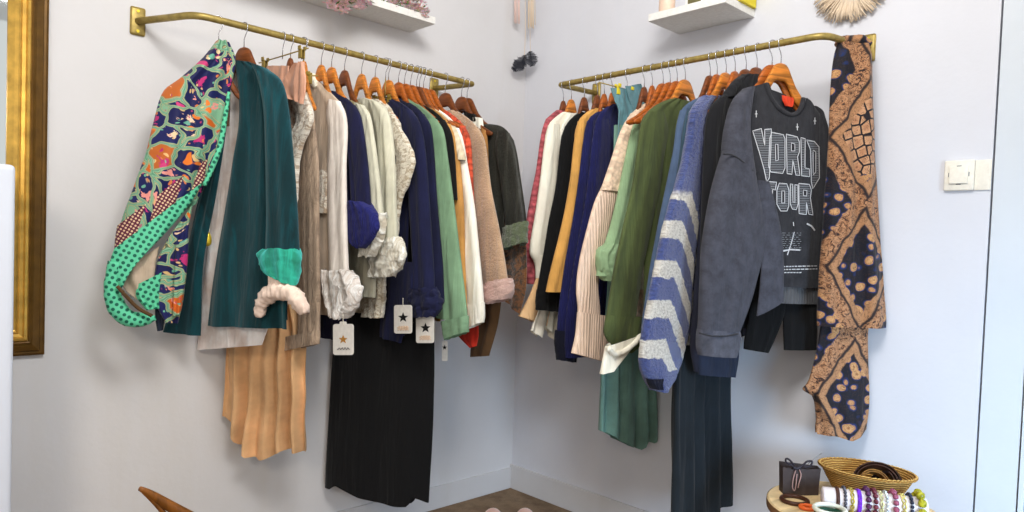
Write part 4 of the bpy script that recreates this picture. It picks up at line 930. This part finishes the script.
# ================================================================== gold framed mirror, white cabinet
M['gold'] = plain('gilt_frame', (206, 164, 78), .32, .5, .06, 30, .1); M['gold_dark'] = plain('dark_gilt', (96, 68, 26), .4, .3, .06, 30, .12)
k = NT('mirror_glass'); M['mirror'] = k.out((225, 232, 232), None, .03, 1)
fx1, fz0, fx0, fz1 = -1.885, .776, -2.75, 2.35
mf = thing('framed_mirror', 'gold framed mirror at the edge of the left wall', 'mirror', (fx1, 0, fz0))
def frame_ring(name, prof, mat):
    """prof: (inset, depth) pairs swept round the four sides with mitred corners"""
    bm = bmesh.new(); rs = []
    for a, d in prof:
        rs.append([bm.verts.new((x-fx1, -d, z-fz0)) for x, z in ((fx0+a, fz0+a), (fx1-a, fz0+a), (fx1-a, fz1-a), (fx0+a, fz1-a))])
    for A, B in zip(rs, rs[1:]):
        for i in range(4): bm.faces.new((A[i], A[(i+1) % 4], B[(i+1) % 4], B[i]))
    return from_bm(name, bm, mat, mf, smooth=False)
frame_ring('outer_moulding', [(0, 0), (0, .012), (.006, .016), (.012, .016), (.014, .02), (.03, .024), (.038, .028), (.042, .026)], M['gold_dark'])
frame_ring('inner_moulding', [(.042, .026), (.046, .034), (.052, .036), (.056, .03), (.064, .028), (.068, .033), (.072, .028), (.08, .024), (.094, .014), (.096, .006)], M['gold'])
bm = bmesh.new(); box(bm, (fx0+.09-fx1, -.008, .09), (-.09, -.003, fz1-fz0-.09)); from_bm('mirror_glass', bm, M['mirror'], mf, smooth=False)
M['cab'] = plain('white_lacquer', (218, 225, 238), .35, var=0)
q = on_y(14.5, 300, -.42); qt = on_y(8, 164, -.42)
wc = thing('white_cabinet', 'white round-cornered cabinet at the left edge before the mirror', 'cabinet', (q.x-.3, -.23, 0))
bm = bmesh.new(); box(bm, (-.3, -.19, .03), (.3, .19, qt.z), .014, seg=4); from_bm('cabinet_body', bm, M['cab'], wc)
bm = bmesh.new(); box(bm, (-.27, -.16, 0), (.27, .17, .035)); from_bm('plinth', bm, M['gap'], wc, smooth=False)

# ================================================================== hanging things near the corner
M['blush_yarn'] = fabric('blush_yarn', (232, 208, 200), 'fuzzy', .08); M['cream_yarn'] = fabric('cream_yarn', (228, 210, 186), 'fuzzy', .1); M['feather'] = plain('black_feather', (26, 28, 38), .8, 0, .4, 90, .3)
dc = Vector((-.075, -.085, 2.02))
def cpx(x, y):      # a point hanging in the vertical plane through the dream catcher, square to the room corner
    d = ray(x, y); n = Vector((.7, .71, 0)); t = (dc-CAM).dot(n)/d.dot(n); return CAM+d*t
top = cpx(523, -34)
o = thing('dream_catcher', 'pale dream catcher with blush tassels and black feathers in the corner', 'dream catcher', top)
bm = bmesh.new(); ex = Vector((.71, -.7, 0))
tube_bm(bm, [ex*.07*math.cos(a)+Vector((0, 0, .07+.07*math.sin(a))) for a in [i*2*math.pi/32 for i in range(32)]], .005, 8, closed=True); from_bm('hoop', bm, M['cream_yarn'], o)
def tassel(x, y0, y1, w, mat):
    bm = bmesh.new(); rng = random.Random(x)
    for i in range(14):
        dx = rng.uniform(-w, w); e = rng.uniform(-5, 0)
        tube_bm(bm, [cpx(x+dx*.6, y0)-o.location, cpx(x+dx, (y0+y1)/2)-o.location, cpx(x+dx*1.1, y1+e)-o.location], .0016, 5)
    from_bm('tassel', bm, mat, o)
tassel(517, -24, 24, 2.6, M['blush_yarn']); tassel(531.5, -24, 29, 3.4, M['cream_yarn'])
bm = bmesh.new(); tube_bm(bm, [cpx(525, -26)-o.location, cpx(525.5, 30)-o.location, cpx(524.5, 56)-o.location], .0012, 6); from_bm('cord', bm, M['cream_yarn'], o)
bm = bmesh.new(); tube_bm(bm, [cpx(529, -26)-o.location, cpx(530, 30)-o.location, cpx(530.3, 52)-o.location], .001, 6); from_bm('cord', bm, M['cream_yarn'], o)
def feather(spine, widths):
    bm = bmesh.new(); rng = random.Random(spine[0][0]); n = 30
    q = cat_rom([(x, y, w) for (x, y), w in zip(spine, widths)], n)
    nn = Vector((.7, .71, 0))
    for i in range(n-1):
        x, y, w = q[i]; x2, y2, w2 = q[i+1]; dx, dy = x2-x, y2-y; L = math.hypot(dx, dy); nx, ny = -dy/L, dx/L
        for sgn in (-1, 1):
            ww = w*(1+rng.uniform(-.35, .3)); sw = 1.2
            A = cpx(x, y); B = cpx(x+nx*ww*sgn+dx*sw, y+ny*ww*sgn+dy*sw); C_ = cpx(x2+nx*w2*sgn*.9+dx*sw*.8, y2+ny*w2*sgn*.9+dy*sw*.8); D = cpx(x2, y2)
            off = -nn*(.001+.003*(i % 2))
            vs = [bm.verts.new(v-o.location+off*(1 if j in (1, 2) else .2)) for j, v in enumerate((A, B, C_, D))]; bm.faces.new(vs)
    tube_bm(bm, [cpx(*p)-o.location for p in spine], .0012, 6)
    return from_bm('feather', bm, M['feather'], o)
feather([(525.5, 55), (523, 60), (518, 66), (513, 70)], [1.5, 5.5, 6, 2]); feather([(530, 51), (530.5, 55), (531.5, 61), (532.5, 66)], [1.6, 5.6, 6, 2.5]); feather([(524.5, 57), (523.6, 63), (522.8, 69)], [1, 1.8, .8])
# macrame wall hanging above the right rail
ma = on_x(851, -16, -.02); o = thing('macrame_hanging', 'cream round macrame wall hanging with frayed fringe, top of the right wall', 'wall hanging', (-.012, ma.y, ma.z))
bm = bmesh.new(); lathe_bm(bm, [(0, 0), (.05, .004), (.075, .008), (.085, .004), (.085, -.002), (0, -.004)], 36)
for v in bm.verts: v.co = Vector((-v.co.z, v.co.x, v.co.y))
from_bm('woven_disc', bm, M['cream_yarn'], o)
bm = bmesh.new(); rng = random.Random(5)
for i in range(170):
    a = rng.uniform(-2.95, -.19); L = rng.uniform(.10, .122)*(1.0 if rng.random() < .95 else 1.12); d = Vector((0, math.cos(a), math.sin(a))); r0 = .05
    x = rng.uniform(-.014, -.002); tube_bm(bm, [Vector((x, 0, 0))+d*r0, Vector((x-.004, rng.gauss(0, .002), 0))+d*(r0+L)*.55, Vector((x+.003, rng.gauss(0, .004), 0))+d*L], .0017, 5)
fr_ = from_bm('fringe', bm, M['cream_yarn'], o)
# switch
M['ivory_pl'] = plain('ivory_plastic', (236, 230, 216), .35)
sw = thing('light_switch', 'ivory rocker light switch with a flat side plate on the right wall', 'light switch', (0, -1.785, 1.377))
bm = bmesh.new(); box(bm, (-.012, -.0375, -.043), (0, .0375, .043), .004); from_bm('switch_plate', bm, M['ivory_pl'], sw)
bm = bmesh.new(); box(bm, (-.0165, -.024, -.024), (-.01, .024, .025), .002)
for v in bm.verts: v.co.x += v.co.z*.06
from_bm('rocker', bm, M['ivory_pl'], sw)
bm = bmesh.new()
for y, z, a, b in ((0, .0262, .006, .0012), (0, -.0255, .006, .0012), (.0252, .002, .001, .006), (-.0252, .002, .001, .006)): box(bm, (-.0126, y-a, z-b), (-.011, y+a, z+b))
from_bm('notch', bm, M['gap'], sw, smooth=False)
bm = bmesh.new(); box(bm, (-.005, -.077, -.043), (0, -.038, .041), .001); from_bm('side_plate', bm, M['ivory_pl'], sw)

# ================================================================== table with jewellery
ZB = .455
tc = on_z(853, 507, ZB); tl = on_z(768, 499, ZB); TR = min((tc-tl).length, -tc.x-.012)
M['table'] = wood('pale_table_wood', (214, 186, 140), (3, 14, 3), .5); M['bark'] = wood('dark_table_edge', (120, 86, 56), (3, 14, 14), .6)
tb = thing('side_table', 'small round pale wood table in the right corner of the picture', 'table', (tc.x, tc.y, 0))
bm = bmesh.new(); r = lathe_bm(bm, [(TR-.004, ZB), (TR, ZB-.004), (TR, ZB-.022), (TR-.006, ZB-.026)], 64); bm.faces.new(r[0]); bm.faces.new(r[-1][::-1]); ttop = from_bm('table_top', bm, M['table'], tb, smooth=False)
bm = bmesh.new(); lathe_bm(bm, [(TR+.0006, ZB-.003), (TR+.0016, ZB-.012), (TR+.0006, ZB-.024)], 64); from_bm('edge_band', bm, M['bark'], ttop)
for k in range(3):
    a = k*2.094+.6; bm = bmesh.new(); tube_bm(bm, [Vector((math.cos(a)*TR*.55, math.sin(a)*TR*.55, ZB-.024)), Vector((math.cos(a)*TR*.85, math.sin(a)*TR*.85, 0))], [.016, .01], 12); from_bm('leg', bm, M['bark'], tb)
def T(x, y, dz=0): p = on_z(x, y, ZB+dz); p.z = ZB; return p
# gift bag
M['bagp'] = plain('dark_paper', (66, 56, 54), .6, 0, .1, 30, .1); M['ribbon_dark'] = plain('dark_ribbon', (42, 36, 44), .5); M['ribbon_pink'] = plain('rosy_ribbon', (176, 142, 136), .4); M['silver'] = plain('silvery_ribbon', (140, 140, 142), .4, .4)
a = T(783, 494); b = T(819, 496); d = (b-a).normalized(); w = (b-a).length
n = Vector((-d.y, d.x, 0)); n = n if n.dot(FW) > 0 else -n
ang = math.atan2(d.y, d.x); gb = thing('gift_bag', 'small dark paper gift bag with a ribbon bow on the table', 'gift bag', (a+b)/2+n*.018, None, ang)
hz = .076
bm = bmesh.new(); sg = 1 if n.dot(Vector((-math.sin(ang), math.cos(ang), 0))) > 0 else -1
def bagv(x, y, z): return bm.verts.new((x, y, z))
ring = []
for z, k in ((0, 1), (.03, 1.02), (hz, 1.08)):
    ring.append([bagv(-w/2*k, -.018*sg, z), bagv(.1*w, -.021*sg*k, z), bagv(w/2*k, -.012*sg, z), bagv(w/2*k, .018*sg, z), bagv(-w/2*k, .018*sg, z+(.008 if z == hz else 0))])
for A, B in zip(ring, ring[1:]):
    for i in range(5): bm.faces.new((A[i], A[(i+1) % 5], B[(i+1) % 5], B[i]))
bm.faces.new(ring[0]); from_bm('bag_body', bm, M['bagp'], gb, smooth=False)
def GT(name, pts, r, mat, seg=8):
    bm = bmesh.new(); P = []
    for x, y in pts:
        o_ = gb.location-n*.026; dd = ray(x, y); t_ = (o_-CAM).dot(n)/dd.dot(n); P.append(gb.matrix_basis.inverted() @ (CAM+dd*t_))
    tube_bm(bm, P, r, seg, n=20); return from_bm(name, bm, mat, gb)
GT('bow_loop', [(796, 468), (791, 465), (786, 462), (786, 458.6), (789, 459.5), (794, 465)], .0028, M['ribbon_dark']); GT('bow_loop', [(796, 468), (802, 466), (807, 461.5), (812, 461.5), (811, 465), (804, 468)], .003, M['ribbon_dark'])
GT('bow_knot', [(793, 467), (796, 468.5), (800, 467.5)], .005, M['ribbon_dark'])
GT('ribbon_tail', [(808, 464), (814, 459), (819, 455), (822, 453)], .0013, M['silver']); GT('ribbon_tail', [(796, 469), (793.5, 478), (792.5, 488), (794.5, 491), (796, 484), (797, 474)], .0014, M['ribbon_pink']); GT('ribbon_tail', [(799, 469), (801, 475), (799, 483), (798, 488)], .0016, M['ribbon_pink'])
# bangles
def bangle(label, x, y, R, r, mat, dz=0, sq=1):
    p = T(x, y); o = None; bm = bmesh.new()
    tube_bm(bm, [Vector((R*math.cos(q), R*math.sin(q), 0)) for q in [i*2*math.pi/36 for i in range(36)]], r, 10, closed=True)
    for v in bm.verts: v.co.z *= sq
    o = from_bm('bangle', bm, mat, None, (p.x, p.y, ZB+r*sq+dz)); return tag(o, label, 'bangle', 'loose bangles on the table')
M['dk_bangle'] = plain('brown_bangle', (70, 40, 26), .3); M['or_bangle'] = plain('orange_bangle', (226, 104, 46), .35); M['gr_bangle'] = plain('green_bangle', (24, 74, 56), .3); M['wh_bangle'] = plain('cream_bangle', (228, 230, 214), .3)
bangle('dark brown bangle lying before the gift bag', 794.5, 502, .034, .0058, M['dk_bangle'])
bangle('small orange bangle beside the green one', 807, 509, .017, .005, M['or_bangle'])
gp = on_z(830, 509, ZB+.03)
bm = bmesh.new(); rr_ = lathe_bm(bm, [(.033, 0), (.037, .002), (.037, .021), (.033, .023), (.030, .021), (.030, .002)], 40)
for k in range(40): bm.faces.new((rr_[-1][k], rr_[-1][(k+1) % 40], rr_[0][(k+1) % 40], rr_[0][k]))
tag(from_bm('bangle', bm, M['gr_bangle'], None, (gp.x, gp.y, ZB)), 'wide dark green bangle under the cream one', 'bangle', 'loose bangles on the table')
bm = bmesh.new(); tube_bm(bm, [Vector((.037*math.cos(q), .037*math.sin(q), 0)) for q in [i*2*math.pi/36 for i in range(36)]], .006, 10, closed=True)
tag(from_bm('bangle', bm, M['wh_bangle'], None, (gp.x, gp.y, ZB+.0292)), 'cream white bangle lying on the dark green one', 'bangle', 'loose bangles on the table')
# bracelet roll
M['roll'] = plain('white_velvet_roll', (232, 224, 226), .9, 0, .2, 200)
RR = .028; A = on_z(822, 497, ZB+RR+.006); B = on_z(926, 509, ZB+RR+.006); dv = (B-A).normalized(); LR = (B-A).length
ro = thing('bracelet_roll', 'white padded roll carrying a row of bracelets', 'bracelet holder', ((A+B)/2).to_tuple()[:2]+(ZB,))
off = ro.location
bm = bmesh.new(); tube_bm(bm, [A-off, A+dv*.003-off, B-dv*.003-off, B-off], [RR-.003, RR, RR, RR-.003], 32); from_bm('padded_roll', bm, M['roll'], ro)
bm = bmesh.new()
for e in (.1, .9):
    p = A+(B-A)*e-off; box(bm, (p.x-.014, p.y-.014, 0), (p.x+.014, p.y+.014, .012), .002)
from_bm('stand_foot', bm, M['roll'], ro)
u1 = dv.cross(Vector((0, 0, 1))).normalized(); u2 = Vector((0, 0, 1))
def wrist(label, px_, mat, kind, width=.004, bead=.006):
    # where on the roll this image column falls
    best = min(range(101), key=lambda i: abs(proj_x(A+(B-A)*(i/100))-px_)); c = A+(B-A)*(best/100)
    o = thing('bracelet', label, 'bracelet', c, 'bracelets on the white roll') if False else None
    bm = bmesh.new(); N = 40
    if kind == 'band':
        prof = [(-width, RR+.0006), (-width, RR+.003), (0, RR+.0042), (width, RR+.003), (width, RR+.0006)]
        rs = [[bm.verts.new(dv*x+u1*r_*math.cos(q)+u2*r_*math.sin(q)) for q in [i*2*math.pi/N for i in range(N)]] for x, r_ in prof]
        for P, Q in zip(rs, rs[1:]+rs[:1]):
            for k in range(N): bm.faces.new((P[k], P[(k+1) % N], Q[(k+1) % N], Q[k]))
    elif kind == 'twist':
        for ph in (0, math.pi):
            tube_bm(bm, [dv*(width*.6*math.sin(6*q+ph))+u1*(RR+.003+.0014*math.cos(6*q+ph))*math.cos(q)+u2*(RR+.003+.0014*math.cos(6*q+ph))*math.sin(q) for q in [i*2*math.pi/72 for i in range(72)]], .0019, 6, closed=True)
    else:
        nb = int(2*math.pi*(RR+bead*.8)/(bead*2.05))
        for i in range(nb):
            q = i*2*math.pi/nb; p = (u1*math.cos(q)+u2*math.sin(q))*(RR+bead*.9)
            bmesh.ops.create_uvsphere(bm, u_segments=12, v_segments=8, radius=bead, matrix=Matrix.Translation(p))
    o = from_bm('bracelet', bm, mat, None, c); return tag(o, label, 'bracelet', 'bracelets on the white roll')
def proj_x(p): v = p-CAM; return 512+FPX*v.dot(RT)/v.dot(FW)
for nm, c, r_ in (('b_brown', (74, 44, 34), .5), ('b_pewter', (86, 84, 92), .35), ('b_gold', (196, 178, 84), .3), ('b_purple', (112, 44, 190), .5), ('b_plum', (78, 40, 74), .2), ('b_ruby', (96, 40, 52), .2), ('b_champ', (210, 200, 150), .3), ('b_silver', (200, 206, 206), .25), ('b_mauve', (142, 74, 96), .2), ('b_honey', (206, 188, 110), .3), ('b_navy', (44, 48, 66), .3), ('b_olive', (158, 152, 40), .2)):
    M[nm] = plain(nm[2:]+'_beads', c, r_, .5 if nm in ('b_gold', 'b_silver', 'b_pewter') else 0, .2, 120, .25)
wrist('dark brown band, first on the bracelet roll', 836, M['b_brown'], 'band', .0045); wrist('pewter beaded bracelet next to the brown band', 843, M['b_pewter'], 'bead', bead=.0045)
wrist('twisted gold bracelet beside the purple band', 850.5, M['b_gold'], 'twist', .006); wrist('bright purple band bracelet', 858, M['b_purple'], 'band', .005)
wrist('dark plum bead bracelet beside the purple band', 866, M['b_plum'], 'bead', bead=.0075); wrist('ruby brown bead bracelet beside the plum one', 873, M['b_ruby'], 'bead', bead=.0065)
wrist('pale champagne twisted bracelet', 879, M['b_champ'], 'twist', .006); wrist('silver bead bracelet in the middle of the roll', 885, M['b_silver'], 'bead', bead=.0045)
wrist('large mauve bead bracelet', 893, M['b_mauve'], 'bead', bead=.0075); wrist('honey coloured twisted bracelet', 901, M['b_honey'], 'twist', .008)
wrist('dark navy bead bracelet near the end of the roll', 909, M['b_navy'], 'bead', bead=.005); wrist('olive gold stone bracelet, last on the roll', 919, M['b_olive'], 'bead', bead=.011)
# wicker basket
kw = NT('wicker'); v = kw.uv(src='Object')
wv = kw.new('ShaderNodeTexWave', wave_type='BANDS', bands_direction='Z'); wv.inputs['Scale'].default_value = 52; wv.inputs['Distortion'].default_value = 2; wv.inputs['Detail'].default_value = 2; kw.l(v, wv.inputs['Vector'])
nz = kw.noise(v, 55, 3)
c_ = kw.mix(wv.outputs['Fac'], (160, 104, 42), (242, 196, 112)); c_ = kw.mix(kw.math('MULTIPLY', nz.outputs['Fac'], .5), c_, (168, 110, 40)); M['wicker'] = kw.out(c_, kw.bump(wv.outputs['Fac'], .9, .006), .6)
ZR = ZB+.082
e0 = on_z(820, 462, ZR); e1 = on_z(916, 480, ZR); ct = (e0+e1)/2; ax = (e1-e0); ax.z = 0; La = ax.length/2; ax.normalize(); Lb = min(La*.72, -ct.x-.02)
bk = thing('wicker_basket', 'oval honey wicker basket holding coiled belts on the table', 'basket', (ct.x, ct.y, ZB+.001), None, math.atan2(ax.y, ax.x))
bm = bmesh.new(); prof = [(.0, .002), (.55, .002), (.62, .0), (.7, .02), (.84, .05), (.96, .078), (1.0, .081), (1.0, .086), (.95, .083), (.82, .054), (.66, .02), (.58, .008), (0, .008)]
rs = []
for j, (r_, z) in enumerate(prof):
    rs.append([bm.verts.new(((La*r_+(.0012*(-1)**i if .62 < r_ < 1 else 0))*math.cos(i*2*math.pi/72), Lb*r_*math.sin(i*2*math.pi/72), z)) for i in range(72)])
for P, Q in zip(rs, rs[1:]):
    for i in range(72): bm.faces.new((P[i], P[(i+1) % 72], Q[(i+1) % 72], Q[i]))
from_bm('basket_bowl', bm, M['wicker'], bk)
bm = bmesh.new()
for ph in (0, math.pi):
    tube_bm(bm, [Vector(((La+.001)*math.cos(q), (Lb+.001)*math.sin(q), .084)) + Vector((math.cos(q)*.002*math.cos(30*q+ph), math.sin(q)*.002*math.cos(30*q+ph), .002*math.sin(30*q+ph))) for q in [i*2*math.pi/240 for i in range(240)]], .0032, 6, closed=True)
from_bm('braided_rim', bm, M['wicker'], bk)
M['belt1'] = plain('dark_belt_leather', (58, 34, 26), .35, 0, .1, 60, .2); M['belt2'] = plain('tan_belt_leather', (128, 88, 40), .4, 0, .1, 60, .2); M['belt3'] = plain('red_brown_belt_leather', (112, 56, 40), .4, 0, .1, 60, .2); M['belt4'] = plain('black_belt_leather', (34, 26, 28), .35, 0, .1, 60, .2)
def belt(label, fx, fy, R, tilt, yaw, mat, z=.05, wd=.012, turns=2.4):
    p = bk.matrix_basis @ Vector((La*fx, Lb*fy, z)); bm = bmesh.new(); pr = None; N = int(34*turns)
    rot = Matrix.Rotation(yaw, 4, 'Z') @ Matrix.Rotation(tilt, 4, 'X')
    for i in range(N):
        q = i*2*math.pi/34; r_ = R*(1-.13*q/6.283); c0 = Vector((r_*math.cos(q), r_*math.sin(q), 0)); e = Vector((math.cos(q), math.sin(q), 0))*.0016
        cur = [bm.verts.new(rot @ (c0+x)) for x in (Vector((0, 0, -wd))-e, Vector((0, 0, -wd))+e, Vector((0, 0, wd))+e, Vector((0, 0, wd))-e)]
        if pr:
            for k in range(4): bm.faces.new((pr[k], pr[(k+1) % 4], cur[(k+1) % 4], cur[k]))
        else: bm.faces.new(cur)
        pr = cur
    bm.faces.new(pr[::-1]); o = from_bm('coiled_belt', bm, mat, None, p, smooth=False); return tag(o, label, 'belt', 'coiled belts in the basket')
belt('large dark brown coiled belt standing in the basket', .22, 0, .062, .75, math.atan2(ax.y, ax.x), M['belt1'], .052, .012, 2.2)
belt('tan coiled belt leaning inside the dark brown one', .18, -.12, .04, 1.0, math.atan2(ax.y, ax.x)+.5, M['belt2'], .05, .01, 1.8)
belt('black coiled belt towards the wall end of the basket', .42, .05, .042, .6, math.atan2(ax.y, ax.x)-.3, M['belt4'], .05, .012, 2.2)
belt('red brown coiled belt lying at the far end of the basket', -.3, -.1, .042, .15, 0, M['belt3'], .03, .008, 2.0)

# ================================================================== chair arm at the bottom left, slippers on the floor
M['chairw'] = wood('brown_chair_wood', (128, 78, 30), (30, 30, 6), .35)
yc = -1.05
P = lambda x, y, Y=yc: on_y(x, y, Y)
p_ = P(240, 545); ch = thing('wooden_armchair', 'brown wooden chair arm tip rising at the bottom left', 'chair', (p_.x, p_.y, 0))
bm = bmesh.new(); tube_bm(bm, [P(x, y)-ch.location for x, y in ((139.5, 488.4), (147, 492), (160, 500), (175, 509), (195, 520), (240, 545))], [.004, .006, .0085, .01, .011, .012], 12, n=30); arm = from_bm('arm_rest', bm, M['chairw'], ch)
bm = bmesh.new(); tube_bm(bm, [P(x, y)-ch.location for x, y in ((143, 492), (152, 500), (162, 511), (172, 524), (182, 545))], [.003, .004, .0045, .005, .006], 10, n=24); from_bm('arm_strut', bm, M['chairw'], ch)
e1_ = P(240, 545)-ch.location; e2_ = P(182, 545)-ch.location
for e in (e1_, e2_):
    for dy in (0, -.42):
        bm = bmesh.new(); tube_bm(bm, [Vector((e.x, e.y+dy, e.z)), Vector((e.x, e.y+dy, 0))], [.013, .01], 10); from_bm('leg', bm, M['chairw'], ch)
bm = bmesh.new(); box(bm, (min(e1_.x, e2_.x)-.01, -.44, .19), (max(e1_.x, e2_.x)+.01, .02, .215), .006); from_bm('seat', bm, M['chairw'], ch)
M['slip'] = fabric('pink_slipper', (226, 178, 158), 'fuzzy', .1); M['sole'] = plain('slipper_sole', (150, 110, 86), .8)
for i, (x, lab) in enumerate(((493, 'pale pink slipper tip on the floor, the one nearer the long black skirt'), (525, 'pale pink slipper tip on the floor, the one nearer the green pleated skirt'))):
    p = on_z(x, 516, 0); o = thing('slipper', lab, 'slipper', (p.x, p.y, 0), 'pink slippers on the floor', .8)
    d_ = Vector((FW.x, FW.y, 0)).normalized(); o.rotation_euler = (0, 0, math.atan2(d_.y, d_.x))
    bm = bmesh.new(); bmesh.ops.create_uvsphere(bm, u_segments=24, v_segments=12, radius=1)
    for v in bm.verts:
        x_, y_, z_ = v.co; v.co = Vector((-.08+.115*x_, .042*y_*(1+.12*x_), max(.008, .012+.034*z_*(.55+.45*x_))))
    from_bm('upper', bm, M['slip'], o)
    bm = bmesh.new(); r = lathe_bm(bm, [(1, 0), (1, .009)], 32); bm.faces.new(r[0]); bm.faces.new(r[1])
    for v in bm.verts: v.co = Vector((-.08+.12*v.co.x, .045*v.co.y*(1+.1*v.co.x), v.co.z))
    from_bm('sole', bm, M['sole'], o)

# ================================================================== light
wd = bpy.data.worlds.new('shop_light'); SC.world = wd; wd.use_nodes = True
wd.node_tree.nodes['Background'].inputs[0].default_value = (1, .985, .97, 1); wd.node_tree.nodes['Background'].inputs[1].default_value = WORLD
def area(name, loc, target, size, power, col, spread=180, shape='DISK'):
    l = bpy.data.lights.new(name, 'AREA'); l.shape = shape; l.size = size; l.energy = power; l.color = col; l.spread = math.radians(spread)
    o = bpy.data.objects.new(name, l); COL.objects.link(o); o.location = loc
    o.rotation_euler = (Vector(target)-Vector(loc)).to_track_quat('-Z', 'Y').to_euler(); o['kind'] = 'helper'; return o
for n_, a_ in LIGHTS.items(): area(n_, *a_)
SC.view_settings.view_transform = 'Standard'; SC.view_settings.look = 'None'; SC.view_settings.exposure = EXPO
